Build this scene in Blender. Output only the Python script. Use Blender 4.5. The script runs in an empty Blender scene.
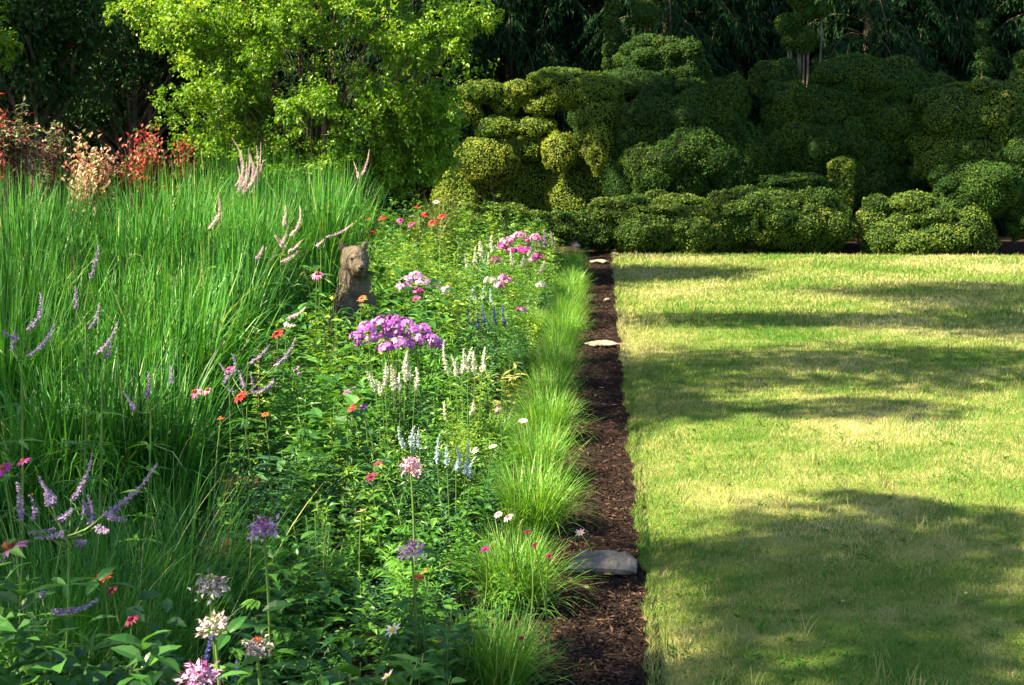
import bpy, math
import numpy as np
from mathutils import Matrix, Vector

# ------------------------------------------------------------------ camera
sc = bpy.context.scene
COL = sc.collection
F = 1480.0; W, Hpx = 1024, 685
VPX, HZ = 602.0, 140.0                 # vanishing point of the bed edge
CAMZ = 2.0
cd = bpy.data.cameras.new('camera'); cam = bpy.data.objects.new('camera', cd); COL.objects.link(cam)
cd.sensor_width = 36; cd.lens = F / W * 36; cd.clip_end = 500; cd.clip_start = 0.1
pitch = math.atan((Hpx/2 - HZ) / F); yaw = math.atan((VPX - W/2) / F * math.cos(pitch))
cam.location = (0, 0, CAMZ); cam.rotation_euler = (math.pi/2 - pitch, 0, yaw)
cd.dof.use_dof = True; cd.dof.focus_distance = 8.0; cd.dof.aperture_fstop = 13.0
sc.camera = cam

# ------------------------------------------------------------------ light
EL, AZ = math.radians(45), math.radians(22)      # sun: from the left, a little behind the camera
S = np.array([-math.cos(EL)*math.cos(AZ), -math.cos(EL)*math.sin(AZ), math.sin(EL)])
wd = bpy.data.worlds.new('World'); sc.world = wd; wd.use_nodes = True
nt = wd.node_tree; bg = nt.nodes['Background']
sky = nt.nodes.new('ShaderNodeTexSky'); sky.sky_type = 'NISHITA'; sky.sun_disc = False
sky.sun_elevation = EL; sky.sun_rotation = math.atan2(S[0], S[1])
nt.links.new(sky.outputs[0], bg.inputs[0]); bg.inputs[1].default_value = 0.06
sd = bpy.data.lights.new('sun', 'SUN'); sd.energy = 5.0; sd.angle = math.radians(0.5); sd.color = (1.0, 0.86, 0.58)
so = bpy.data.objects.new('sun', sd); COL.objects.link(so)
so.rotation_euler = Vector(S).to_track_quat('Z', 'Y').to_euler(); so.location = (-20, 0, 20)
sc.view_settings.view_transform = 'Standard'; sc.view_settings.look = 'None'
sc.view_settings.gamma = 1; sc.view_settings.use_curve_mapping = False
sc.view_settings.exposure = 2.4
sc.cycles.max_bounces = 6; sc.cycles.diffuse_bounces = 3; sc.cycles.transmission_bounces = 3
sc.cycles.caustics_reflective = False; sc.cycles.caustics_refractive = False
sc.cycles.use_denoising = True

# ------------------------------------------------------------------ helpers
R3 = np.array(cam.rotation_euler.to_matrix())
def ray(px, py): return R3 @ np.array([(px - W/2)/F, -(py - Hpx/2)/F, -1.0])
def P(px, py, y):
    r = ray(px, py); return np.array([0, 0, CAMZ]) + r * (y / r[1])
def Z(px, py, z):
    r = ray(px, py); return np.array([0, 0, CAMZ]) + r * ((z - CAMZ) / r[2])
def rs(seed): return np.random.default_rng(seed)
def unit(a): return a / np.maximum(np.linalg.norm(a, axis=-1, keepdims=True), 1e-9)
def rdir(g, n): return unit(g.normal(size=(n, 3)))

class MB:
    def __init__(s): s.v = []; s.f = {}; s.r = []; s.n = 0
    def add(s, v, f, r):
        v = np.asarray(v, float).reshape(-1, 3); f = np.asarray(f, int)
        s.v.append(v); s.r.append(np.broadcast_to(np.asarray(r, float), (len(v),)))
        s.f.setdefault(f.shape[1], []).append(f + s.n); s.n += len(v); return s
    def arrays(s):
        return np.concatenate(s.v), {k: np.concatenate(x) for k, x in s.f.items()}, np.concatenate(s.r)
    def addmb(s, arr, M=None, loc=None, dr=0.0):
        v, f, r = arr
        if M is not None: v = v @ M.T
        if loc is not None: v = v + loc
        n0 = s.n; s.v.append(v); s.r.append(r + dr); s.n += len(v)
        for k, x in f.items(): s.f.setdefault(k, []).append(x + n0)
        return s
    def mesh(s, name, mat, smooth=False):
        v, fd, r = s.arrays(); m = bpy.data.meshes.new(name)
        nl = sum(x.size for x in fd.values()); nf = sum(len(x) for x in fd.values())
        m.vertices.add(len(v)); m.vertices.foreach_set('co', v.astype(np.float32).ravel())
        m.loops.add(nl); m.polygons.add(nf)
        li = np.concatenate([x.ravel() for x in fd.values()]).astype(np.int32)
        tot = np.concatenate([np.full(len(x), k) for k, x in fd.items()]).astype(np.int32)
        st = np.concatenate([[0], np.cumsum(tot)[:-1]]).astype(np.int32)
        m.loops.foreach_set('vertex_index', li); m.polygons.foreach_set('loop_start', st)
        m.polygons.foreach_set('use_smooth', np.full(nf, smooth))
        a = m.attributes.new('rnd', 'FLOAT', 'POINT'); a.data.foreach_set('value', np.clip(r, 0, 1).astype(np.float32))
        m.materials.append(mat); m.update(calc_edges=True); m.validate(); return m

def tag(o, label=None, cat=None, group=None, kind=None):
    if label: o['label'] = label
    if cat: o['category'] = cat
    if group: o['group'] = group
    if kind: o['kind'] = kind
    return o
def thing(name, label, cat, loc=(0, 0, 0), rotz=0.0, group=None):
    o = bpy.data.objects.new(name, None); COL.objects.link(o); o.location = tuple(loc); o.rotation_euler = (0, 0, rotz)
    o.empty_display_size = 0.1
    return tag(o, label, cat, group)
def obj(name, mb, mat, parent=None, smooth=False):
    me = mb if isinstance(mb, bpy.types.Mesh) else mb.mesh(name, mat, smooth)
    o = bpy.data.objects.new(name, me); COL.objects.link(o)
    if parent: o.parent = parent
    return o

def leaves(mb, pos, d, L, Wd, g, up=None, fold=0.2, droop=0.15, rnd=None):
    pos = np.asarray(pos, float); n = len(pos); d = unit(np.broadcast_to(d, (n, 3)))
    up = (np.array([0, 0, 1.0]) + 0.35*g.normal(size=(n, 3))) if up is None else np.broadcast_to(up, (n, 3))
    side = unit(np.cross(d, up) + 1e-4); nr = np.cross(side, d)
    L = np.broadcast_to(L, (n,))[:, None]; Wd = np.broadcast_to(Wd, (n,))[:, None]
    mid = pos + d*L*0.5
    lf = pos + d*L*0.45 + side*Wd/2 + nr*fold*Wd; rt = pos + d*L*0.45 - side*Wd/2 + nr*fold*Wd
    tip = pos + d*L - nr*droop*L
    v = np.stack([pos, lf, tip, rt, mid], 1).reshape(-1, 3)
    b = np.arange(n)[:, None]*5
    f = np.concatenate([b + [0, 4, 2, 1], b + [0, 3, 2, 4]])
    r = np.repeat(g.random(n) if rnd is None else np.broadcast_to(rnd, (n,)), 5)
    return mb.add(v, f, r)

def bigleaves(mb, pos, d, L, Wd, g, droop=0.35, rnd=None, up=None):
    """leaf with a curved blade: four cross sections, midrib fold"""
    pos = np.asarray(pos, float); n = len(pos); d = unit(np.broadcast_to(d, (n, 3)))
    up = (np.array([0, 0, 1.0]) + 0.25*g.normal(size=(n, 3))) if up is None else np.broadcast_to(up, (n, 3))
    side = unit(np.cross(d, up) + 1e-4); nr = np.cross(side, d)
    L = np.broadcast_to(L, (n,))[:, None]; Wd = np.broadcast_to(Wd, (n,))[:, None]
    rows = []
    for s, w in ((0, .12), (.25, .85), (.5, 1.0), (.78, .6), (1.0, .02)):
        c = pos + d*L*s - nr*droop*L*s*s
        rows += [c + side*Wd/2*w + nr*0.12*Wd*w, c, c - side*Wd/2*w + nr*0.12*Wd*w]
    v = np.stack(rows, 1).reshape(-1, 3); b = np.arange(n)[:, None]*15; fs = []
    for k in range(4):
        fs += [b + [k*3, k*3+1, k*3+4, k*3+3], b + [k*3+1, k*3+2, k*3+5, k*3+4]]
    r = np.repeat(g.random(n) if rnd is None else np.broadcast_to(rnd, (n,)), 15)
    return mb.add(v, np.concatenate(fs), r)

def blades(mb, base, az, lean, bend, L, Wd, K, g, rnd=None, twist=0.5, pw=1.6):
    n = len(base); s = np.linspace(0, 1, K+1)
    th = lean[:, None] + bend[:, None]*(s[None]**pw)
    ds = L[:, None]/K
    hx = np.concatenate([np.zeros((n, 1)), np.cumsum(np.sin((th[:, 1:]+th[:, :-1])/2)*ds, 1)], 1)
    hz = np.concatenate([np.zeros((n, 1)), np.cumsum(np.cos((th[:, 1:]+th[:, :-1])/2)*ds, 1)], 1)
    ca, sa = np.cos(az)[:, None], np.sin(az)[:, None]
    c = np.stack([base[:, 0:1] + hx*ca, base[:, 1:2] + hx*sa, base[:, 2:3] + hz], -1)
    sa2 = az + math.pi/2 + g.normal(size=n)*twist
    side = np.stack([np.cos(sa2), np.sin(sa2), np.zeros(n)], -1)[:, None, :]
    w = (np.clip(1 - s, 0, 1)**0.6*(0.7 + 0.3*np.minimum(1, s*4)) + 0.03)[None, :, None]*Wd[:, None, None]/2
    v = np.stack([c + side*w, c - side*w], 2).reshape(-1, 3)
    b = (np.arange(n)*(K+1)*2)[:, None, None] + (np.arange(K)*2)[None, :, None]
    f = (b + np.array([0, 1, 3, 2])[None, None]).reshape(-1, 4)
    r = np.repeat(g.random(n) if rnd is None else rnd, (K+1)*2)
    return mb.add(v, f, r)

def tube(mb, pts, rad, sides=6, rnd=0.5):
    pts = np.asarray(pts, float)
    if pts.ndim == 2: pts = pts[None]
    n, K, _ = pts.shape; rad = np.broadcast_to(rad, (n, K))
    t = unit(np.gradient(pts, axis=1)); ref = np.where(np.abs(t[..., 2:3]) > 0.9, np.array([1.0, 0, 0]), np.array([0, 0, 1.0]))
    a = unit(np.cross(t, ref)); b = np.cross(t, a)
    an = np.arange(sides)*2*math.pi/sides
    v = pts[:, :, None] + rad[:, :, None, None]*(np.cos(an)[None, None, :, None]*a[:, :, None] + np.sin(an)[None, None, :, None]*b[:, :, None])
    base = (np.arange(n)*K*sides)[:, None, None] + (np.arange(K-1)*sides)[None, :, None]
    i = np.arange(sides)[None, None]; j = (i+1) % sides
    f = np.stack([base+i, base+j, base+sides+j, base+sides+i], -1).reshape(-1, 4)
    mb.add(v.reshape(-1, 3), f, np.repeat(np.broadcast_to(rnd, (n,)), K*sides)); return mb
def curve(p0, p1, K=6, sag=None):
    s = np.linspace(0, 1, K)[:, None]; p0, p1 = np.asarray(p0, float), np.asarray(p1, float)
    c = p0*(1-s) + p1*s
    if sag is not None: c = c + np.asarray(sag)*(4*s*(1-s))
    return c
def ball(mb, c, r, nu=10, nv=7, bump=0.0, g=None, rnd=0.5):
    th = np.linspace(0.001, math.pi-0.001, nv); ph = np.arange(nu)*2*math.pi/nu
    d = np.stack([np.sin(th)[:, None]*np.cos(ph), np.sin(th)[:, None]*np.sin(ph), np.cos(th)[:, None]*np.ones(nu)], -1).reshape(-1, 3)
    if bump and g is not None: d = d*(1 + bump*g.normal(size=(len(d), 1)))
    i, j = np.meshgrid(np.arange(nv-1), np.arange(nu), indexing='ij'); k = (j+1) % nu
    f = np.stack([i*nu+j, (i+1)*nu+j, (i+1)*nu+k, i*nu+k], -1).reshape(-1, 4)
    return mb.add(np.asarray(c) + d*np.asarray(r), f, rnd)

# ------------------------------------------------------------------ materials
def ramp_mat(name, cols, trans=0.0, rough=0.55, spec=0.3, tcol=None, bump=0.0, bscale=40, noise=None):
    m = bpy.data.materials.new(name); m.use_nodes = True; t = m.node_tree; N, Lk = t.nodes, t.links
    bs = N['Principled BSDF']; out = N['Material Output']
    at = N.new('ShaderNodeAttribute'); at.attribute_name = 'rnd'
    rp = N.new('ShaderNodeValToRGB'); e = rp.color_ramp.elements
    while len(e) < len(cols): e.new(0.5)
    for i, c in enumerate(cols):
        e[i].position = i/(max(1, len(cols)-1)); e[i].color = (*c, 1)
    if noise:
        tc = N.new('ShaderNodeTexCoord'); nz = N.new('ShaderNodeTexNoise'); nz.inputs['Scale'].default_value = noise
        nz.inputs['Detail'].default_value = 6; Lk.new(tc.outputs['Object'], nz.inputs['Vector'])
        mr = N.new('ShaderNodeMapRange'); mr.inputs[1].default_value = .3; mr.inputs[2].default_value = .7
        Lk.new(nz.outputs[0], mr.inputs[0]); Lk.new(mr.outputs[0], rp.inputs[0])
    else: Lk.new(at.outputs['Fac'], rp.inputs[0])
    Lk.new(rp.outputs[0], bs.inputs['Base Color']); bs.inputs['Roughness'].default_value = rough
    bs.inputs['Specular IOR Level'].default_value = spec
    if bump:
        tc2 = N.new('ShaderNodeTexCoord'); n2 = N.new('ShaderNodeTexNoise'); n2.inputs['Scale'].default_value = bscale; n2.inputs['Detail'].default_value = 5
        Lk.new(tc2.outputs['Object'], n2.inputs['Vector'])
        bp = N.new('ShaderNodeBump'); bp.inputs['Strength'].default_value = bump; bp.inputs['Distance'].default_value = 0.02
        Lk.new(n2.outputs[0], bp.inputs['Height']); Lk.new(bp.outputs[0], bs.inputs['Normal'])
    if trans:
        tr = N.new('ShaderNodeBsdfTranslucent'); mx = N.new('ShaderNodeMixShader'); mx.inputs[0].default_value = trans
        hs = N.new('ShaderNodeMix'); hs.data_type = 'RGBA'; hs.blend_type = 'MULTIPLY'; hs.inputs[0].default_value = 1
        Lk.new(rp.outputs[0], hs.inputs[6]); hs.inputs[7].default_value = (*(tcol or (1.5, 1.35, 0.5)), 1)
        Lk.new(hs.outputs[2], tr.inputs[0]); Lk.new(bs.outputs[0], mx.inputs[1]); Lk.new(tr.outputs[0], mx.inputs[2])
        Lk.new(mx.outputs[0], out.inputs[0])
    return m
T1 = (1.1, 1.1, 1.1)
M = dict(
 lawn=ramp_mat('lawn_blades', [(.04, .145, .014), (.105, .205, .032), (.27, .275, .10), (.50, .44, .27)], .3, .6, .15),
 tuft=ramp_mat('border_grass', [(.05, .16, .016), (.10, .27, .028), (.19, .38, .06), (.46, .50, .20)], .35, .45, .35),
 tall=ramp_mat('tall_grass', [(.009, .055, .008), (.024, .118, .013), (.052, .205, .022), (.11, .29, .04), (.46, .48, .20)], .24, .45, .28),
 pale=ramp_mat('pale_grass', [(.14, .22, .04), (.28, .30, .08), (.42, .38, .15)], .4, .5, .3),
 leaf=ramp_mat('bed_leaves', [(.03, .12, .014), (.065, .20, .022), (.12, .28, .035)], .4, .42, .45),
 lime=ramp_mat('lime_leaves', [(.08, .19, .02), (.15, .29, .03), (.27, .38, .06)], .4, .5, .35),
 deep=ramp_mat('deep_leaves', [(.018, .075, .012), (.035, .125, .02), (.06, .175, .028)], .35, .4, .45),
 blue=ramp_mat('bluish_leaves', [(.03, .10, .045), (.05, .15, .06), (.08, .19, .07)], .3, .5, .35),
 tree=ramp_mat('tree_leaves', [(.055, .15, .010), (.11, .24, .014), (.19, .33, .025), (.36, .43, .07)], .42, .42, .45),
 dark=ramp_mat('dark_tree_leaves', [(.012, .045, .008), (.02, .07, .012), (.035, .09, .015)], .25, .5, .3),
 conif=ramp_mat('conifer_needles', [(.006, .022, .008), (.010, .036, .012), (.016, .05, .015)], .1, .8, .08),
 yew=ramp_mat('sunlit_clipped_foliage', [(.04, .10, .008), (.11, .18, .015), (.21, .26, .028), (.33, .30, .055)], .2, .6, .2),  # sunlit copy of the clipped foliage, sunlight put into the yellow
 yewd=ramp_mat('dim_clipped_foliage', [(.015, .052, .006), (.05, .11, .012), (.125, .18, .022), (.25, .24, .04)], .2, .6, .2),  # darker copy for the low hedges, partial shade put into the colour
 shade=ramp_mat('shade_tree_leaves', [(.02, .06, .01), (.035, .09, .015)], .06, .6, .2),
 yewshade=ramp_mat('shaded_clipped_foliage', [(.010, .042, .005), (.022, .068, .008), (.048, .10, .012), (.09, .13, .02)], .15, .65, .15),  # shaded copy of the clipped foliage, shade put into the dark green
 yewin=ramp_mat('gap_shade_core', [(.006, .013, .004), (.014, .022, .006)], 0, .9, .05, bump=.8, bscale=25, noise=9),  # core colour darkened as painted shade for the gaps between pads
 redl=ramp_mat('red_leaves', [(.04, .10, .016), (.08, .15, .025), (.22, .02, .02), (.38, .04, .03), (.46, .15, .09), (.09, .16, .03)], .35, .45, .4, T1),
 pinkl=ramp_mat('pink_cream_leaves', [(.10, .20, .03), (.18, .26, .05), (.50, .26, .16), (.60, .42, .30), (.36, .08, .06)], .35, .45, .4, T1),
 maroon=ramp_mat('maroon_green_leaves', [(.04, .012, .015), (.09, .025, .025), (.10, .16, .04), (.20, .22, .12), (.36, .02, .03)], .3, .45, .4, T1),
 bark=ramp_mat('bark', [(.05, .035, .025), (.12, .09, .065)], 0, .9, .1, bump=.9, bscale=18, noise=7),
 palebark=ramp_mat('pale_bark', [(.09, .075, .055), (.15, .13, .10)], 0, .9, .1, bump=.6, bscale=14, noise=8),
 stem=ramp_mat('green_stems', [(.06, .13, .025), (.12, .20, .04)], 0, .55, .3),
 rstem=ramp_mat('red_stems', [(.05, .03, .02), (.10, .05, .03)], 0, .7, .1),
 mauve=ramp_mat('mauve_florets', [(.17, .13, .24), (.30, .22, .38), (.44, .36, .44)], .25, .6, .2, T1),
 palepk=ramp_mat('pale_pink_florets', [(.50, .30, .42), (.68, .48, .54), (.72, .60, .52)], .25, .6, .2, T1),
 white=ramp_mat('white_florets', [(.40, .42, .30), (.60, .60, .48), (.72, .72, .64)], .25, .6, .2, T1),
 icy=ramp_mat('icy_blue_florets', [(.22, .33, .42), (.40, .50, .55), (.58, .64, .62)], .25, .6, .2, T1),
 bluef=ramp_mat('blue_florets', [(.06, .06, .26), (.12, .12, .40), (.22, .22, .50)], .2, .6, .2, T1),
 phlox=ramp_mat('phlox_petals', [(.28, .07, .36), (.42, .14, .47), (.58, .30, .58)], .3, .55, .2, T1),
 lilac=ramp_mat('lilac_petals', [(.42, .20, .46), (.55, .32, .54), (.66, .48, .62)], .3, .55, .2, T1),
 magen=ramp_mat('magenta_petals', [(.30, .02, .18), (.42, .04, .27), (.50, .12, .35)], .3, .55, .2, T1),
 pink=ramp_mat('pink_petals', [(.42, .10, .26), (.54, .20, .37), (.64, .38, .48)], .3, .55, .2, T1),
 ppink=ramp_mat('pale_pink_petals', [(.50, .26, .38), (.62, .40, .50), (.70, .56, .60)], .3, .55, .2, T1),
 red=ramp_mat('red_petals', [(.34, .012, .02), (.46, .025, .03), (.52, .06, .05)], .3, .55, .2, T1),
 orange=ramp_mat('orange_petals', [(.36, .05, .02), (.46, .10, .035), (.50, .17, .06)], .3, .55, .2, T1),
 burg=ramp_mat('burgundy_petals', [(.06, .004, .015), (.12, .008, .03), (.17, .015, .05)], .2, .55, .2, T1),
 cone=ramp_mat('flower_cones', [(.12, .025, .01), (.30, .07, .02), (.42, .15, .04)], 0, .6, .2),
 ycent=ramp_mat('yellow_centres', [(.45, .30, .04), (.60, .45, .08)], 0, .6, .2),
 stam=ramp_mat('purple_stamens', [(.22, .04, .12), (.35, .08, .22)], 0, .6, .2),
 bronze=ramp_mat('dark_statue', [(.06, .047, .034), (.105, .085, .062), (.17, .138, .10)], 0, .8, .15, bump=.7, bscale=34, noise=9),
 nose=ramp_mat('statue_nose', [(.015, .013, .012), (.03, .027, .024)], 0, .4, .5),
 stone=ramp_mat('grey_stone', [(.06, .06, .058), (.13, .122, .11), (.25, .21, .16)], 0, .95, .1, bump=1.0, bscale=34, noise=13),
 pstone=ramp_mat('pale_stone', [(.14, .12, .10), (.21, .19, .15), (.29, .26, .21)], 0, .9, .1, bump=1.0, bscale=30, noise=14),
 chips=ramp_mat('bark_chips', [(.012, .009, .008), (.027, .017, .014), (.055, .031, .023), (.10, .06, .042)], 0, .85, .12),
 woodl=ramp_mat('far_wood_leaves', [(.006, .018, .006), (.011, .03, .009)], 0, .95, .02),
 wclm=ramp_mat('white_pink_petals', [(.34, .26, .26), (.50, .44, .42), (.58, .55, .50)], .25, .6, .2, T1),
 dry=ramp_mat('dry_leaves', [(.40, .30, .12), (.45, .28, .08), (.50, .42, .2)], .2, .6, .2, T1),
)
def ground_mat(name, cols, scale, bump, detail=8, scale2=None):
    m = bpy.data.materials.new(name); m.use_nodes = True; t = m.node_tree; N, Lk = t.nodes, t.links
    bs = N['Principled BSDF']; bs.inputs['Roughness'].default_value = .95; bs.inputs['Specular IOR Level'].default_value = .1
    tc = N.new('ShaderNodeTexCoord'); nz = N.new('ShaderNodeTexNoise'); nz.inputs['Scale'].default_value = scale; nz.inputs['Detail'].default_value = detail
    Lk.new(tc.outputs['Object'], nz.inputs['Vector'])
    rp = N.new('ShaderNodeValToRGB'); e = rp.color_ramp.elements
    while len(e) < len(cols): e.new(.5)
    for i, c in enumerate(cols): e[i].position = .3 + .4*i/(len(cols)-1); e[i].color = (*c, 1)
    Lk.new(nz.outputs[0], rp.inputs[0]); Lk.new(rp.outputs[0], bs.inputs['Base Color'])
    n2 = N.new('ShaderNodeTexNoise'); n2.inputs['Scale'].default_value = scale2 or scale*12; n2.inputs['Detail'].default_value = 6
    Lk.new(tc.outputs['Object'], n2.inputs['Vector'])
    bp = N.new('ShaderNodeBump'); bp.inputs['Strength'].default_value = bump; bp.inputs['Distance'].default_value = .03
    Lk.new(n2.outputs[0], bp.inputs['Height']); Lk.new(bp.outputs[0], bs.inputs['Normal'])
    return m
M['turf'] = ground_mat('turf', [(.05, .12, .015), (.13, .18, .033), (.30, .27, .11)], 1.4, .8, 10, 60)
M['soil'] = ground_mat('soil', [(.016, .011, .008), (.035, .022, .015), (.06, .038, .025)], 6, 1.0)
M['mulch'] = ground_mat('mulch', [(.012, .008, .007), (.028, .016, .013), (.055, .03, .022)], 14, 1.0)
M['far'] = ground_mat('far_ground', [(.02, .03, .012), (.03, .045, .015)], 1.0, .6)

def lowfreq(x, y, seed=3):
    g = rs(seed); o = 0
    for k in range(9):
        a = g.random()*6.28; fq = g.uniform(.25, 2.6); ph = g.random()*6.28
        o = o + np.sin((x*np.cos(a)+y*np.sin(a))*fq*2.0 + ph)/(1+.4*fq)
    return o/3.2

# ------------------------------------------------------------------ setting: ground
EX, MX = 0.197, -0.17          # lawn edge, mulch band's left edge
def sheet(name, x0, x1, y0, y1, z, mat, nx, ny, amp=0.0, seed=1, edge=None):
    xs = np.linspace(0, 1, nx); ys = np.linspace(y0, y1, ny)
    X, Y = np.meshgrid(x0 + (x1-x0)*xs, ys, indexing='ij')
    if edge is not None: X[0] += edge(ys)
    Zz = z + amp*lowfreq(X*3, Y*3, seed)
    if edge is not None: Zz[0] -= .07
    v = np.stack([X, Y, Zz], -1).reshape(-1, 3)
    i, j = np.meshgrid(np.arange(nx-1), np.arange(ny-1), indexing='ij')
    f = np.stack([i*ny+j, (i+1)*ny+j, (i+1)*ny+j+1, i*ny+j+1], -1).reshape(-1, 4)
    mb = MB().add(v, f, .5); o = obj(name, mb, mat, smooth=True); o['kind'] = 'structure'; return o
def edgew(ys): return .014*np.sin(ys*3.1) + .012*np.sin(ys*7.7+1) + .010*np.sin(ys*19) + .006*np.sin(ys*43+2)
sheet('ground', -160, 160, -40, 260, -.16, M['far'], 3, 3)
sheet('bed_soil', -30, MX+.05, -2, 34, -.045, M['soil'], 90, 110, .012, 5)
sheet('mulch_strip', MX, EX+.05, -2, 26.2, -.035, M['mulch'], 12, 500, .010, 8)
sheet('lawn', EX, 26, -3, 26.3, 0.0, M['turf'], 70, 420, .006, 2, edge=edgew)
sheet('hedge_soil', MX+.06, 26, 26.2, 40, -.03, M['soil'], 30, 30, .012, 6)

# lawn blades
g = rs(11); mb = MB()
for y0, y1, dens, L0, w0 in ((4.6, 7.5, 12000, .027, .0026), (7.5, 11, 7500, .030, .0034), (11, 16, 3800, .036, .005), (16, 21, 1300, .052, .009), (21, 26.2, 900, .055, .012)):
    xm = .31*y1 + .4; n = int((y1-y0)*(xm-EX)*dens)
    x = EX + g.random(n)*(xm-EX); y = y0 + g.random(n)*(y1-y0)
    x = np.where(g.random(n) < .02, EX + edgew(y) + g.random(n)*.04, x)
    k = x > EX + edgew(y) + .002; x, y = x[k], y[k]; n = len(x)
    lf = lowfreq(x*1.2, y*1.2); hf = lowfreq(x*6, y*6, 9)
    dry = np.clip((.52 + .32*lf + .18*hf) + .22*g.normal(size=n), 0, 1)
    L = L0*(.55 + .7*g.random(n))*(1 + .25*(1-dry)) * np.where(g.random(n) < .03, 1.6, 1)
    blades(mb, np.stack([x, y, np.full(n, -.004)], 1), g.random(n)*6.28, np.abs(g.normal(size=n))*.45 + .1, g.random(n)*.9, L, w0*(.7+.6*g.random(n)), 2, g, dry, 1.0)
# broad-leaved weeds and coarse tufts in the turf
n = 900; y = 5 + 20*g.random(n)**1.5; x = EX + .05 + g.random(n)*(.3*y)
for i in range(n):
    m = int(g.integers(4, 11)); aa = g.random(m)*6.28
    p = np.stack([x[i] + .02*g.normal(size=m), y[i] + .02*g.normal(size=m), np.full(m, .004)], 1)
    if i % 3: leaves(mb, p, np.stack([np.cos(aa), np.sin(aa), .5+.5*g.random(m)], 1), .022+.02*g.random(m), .013, g, rnd=.10+.12*g.random(m))
    else: blades(mb, p, aa, .2+.5*g.random(m), g.random(m)*.8, .07+.05*g.random(m), np.full(m, .005), 3, g, .15*g.random(m) + (.6 if i % 6 == 0 else 0))
o = obj('lawn_grass', mb, M['lawn']); tag(o, 'short patchy green and straw coloured lawn grass', 'grass', kind='stuff')

# bark chips on the mulch band
g = rs(12); n = 15000; y = 4.5 + 21.5*g.random(n)**1.7; x = MX - .15 + g.random(n)*(EX-MX+.17)
d = unit(np.stack([g.normal(size=n), g.normal(size=n), .25*g.normal(size=n)], 1))
mb = leaves(MB(), np.stack([x, y, -.032+.022*g.random(n)], 1), d, .018+.035*g.random(n), .006+.010*g.random(n), g, fold=.35, droop=.05, rnd=g.random(n)**1.4)
tag(obj('bark_mulch', mb, M['chips']), 'dark brown shredded bark mulch along the lawn edge', 'mulch', kind='stuff')

# ------------------------------------------------------------------ trees
def limbs(mb, base, targets, r0, g, fork=.35):
    for t in targets:
        t = np.asarray(t, float); h = np.array([base[0], base[1], base[2] + (t[2]-base[2])*g.uniform(fork*.6, fork*1.2)])
        s = np.linspace(0, 1, 8)[:, None]
        c = (1-s)**2*h + 2*s*(1-s)*(h*.5+t*.5+np.array([0, 0, .25*np.linalg.norm(t-h)*.4])) + s*s*t
        c[1:-1] += .04*np.linalg.norm(t-h)*.3*g.normal(size=(6, 3))
        tube(mb, c, np.linspace(r0*.5, r0*.08, 8), 6)
def clump_leaves(mb, c, rad, n, L, g, rnd0=0.0, spread=1.0, flat=False):
    """leaves through a clump's volume, denser outwards, gathered on small sprays"""
    nb = max(6, n//16)
    sp = rdir(g, nb)*(g.random((nb, 1))**.45)*np.asarray(rad)
    which = g.integers(0, nb, n); p = sp[which] + g.normal(size=(n, 3))*np.asarray(rad)*.13 + np.asarray(c)
    d = unit(sp[which]/np.asarray(rad)*.7 + g.normal(size=(n, 3))*.7 + np.array([0, 0, -.15]))
    leaves(mb, p, d, L*(.6+.7*g.random(n)), L*(.6+.7*g.random(n))*.58, g, fold=.18, droop=.2, rnd=np.clip(.5*g.random(n)+.3*g.random(nb)[which]+rnd0, 0, 1))

# the sunlit small tree behind the tall grass
g = rs(21); TD = 20.5
lobes = [(300, 55, 155, 85), (205, 45, 88, 58), (165, 30, 50, 40), (405, 45, 80, 62), (455, 25, 40, 35), (385, 125, 62, 48), (300, 128, 105, 48), (230, 105, 70, 45), (260, -40, 130, 70), (380, -40, 100, 60), (345, 160, 60, 28), (245, 150, 60, 34), (395, 165, 58, 26), (425, 100, 42, 36), (425, 145, 34, 34), (320, 172, 90, 18), (300, 20, 150, 60)]
root = thing('small_tree', 'bright sunlit yellow green leafy tree behind the tall grass', 'tree', P(315, 140, TD)*[1, 1, 0])
rl = np.array(root.location); cr = MB(); tg = []
for (px, py, rx, ry) in lobes:
    c = P(px, py, TD); k = TD/F; a, b = rx*k, ry*k
    ncl = int(10 + 26*(rx*ry)/12000)
    for i in range(ncl):
        q = rdir(g, 1)[0]*g.random()**.4*np.array([a, a*.85, b])*.9
        cc = c + q + np.array([0, g.normal()*.25, 0]); s = g.uniform(.2, .42)
        clump_leaves(cr, cc-rl, (s, s, s*.75), int(g.integers(170, 300)), .066, g, .1*g.normal())
        if i % 4 == 0: tg.append(cc-rl)
tr = MB()
for i, q in enumerate(((0, 0), (.14, .05), (-.15, .1), (.05, -.14))):
    top = np.array([q[0]*5, q[1]*5, 2.6]); tube(tr, curve((q[0], q[1], -.05), top, 9, g.normal(size=3)*.06), np.linspace(.055, .03, 9), 7)
limbs(tr, np.zeros(3), tg, .04, g, .3)
obj('trunk', tr, M['bark'], root, True); obj('crown', cr, M['tree'], root)

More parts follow.
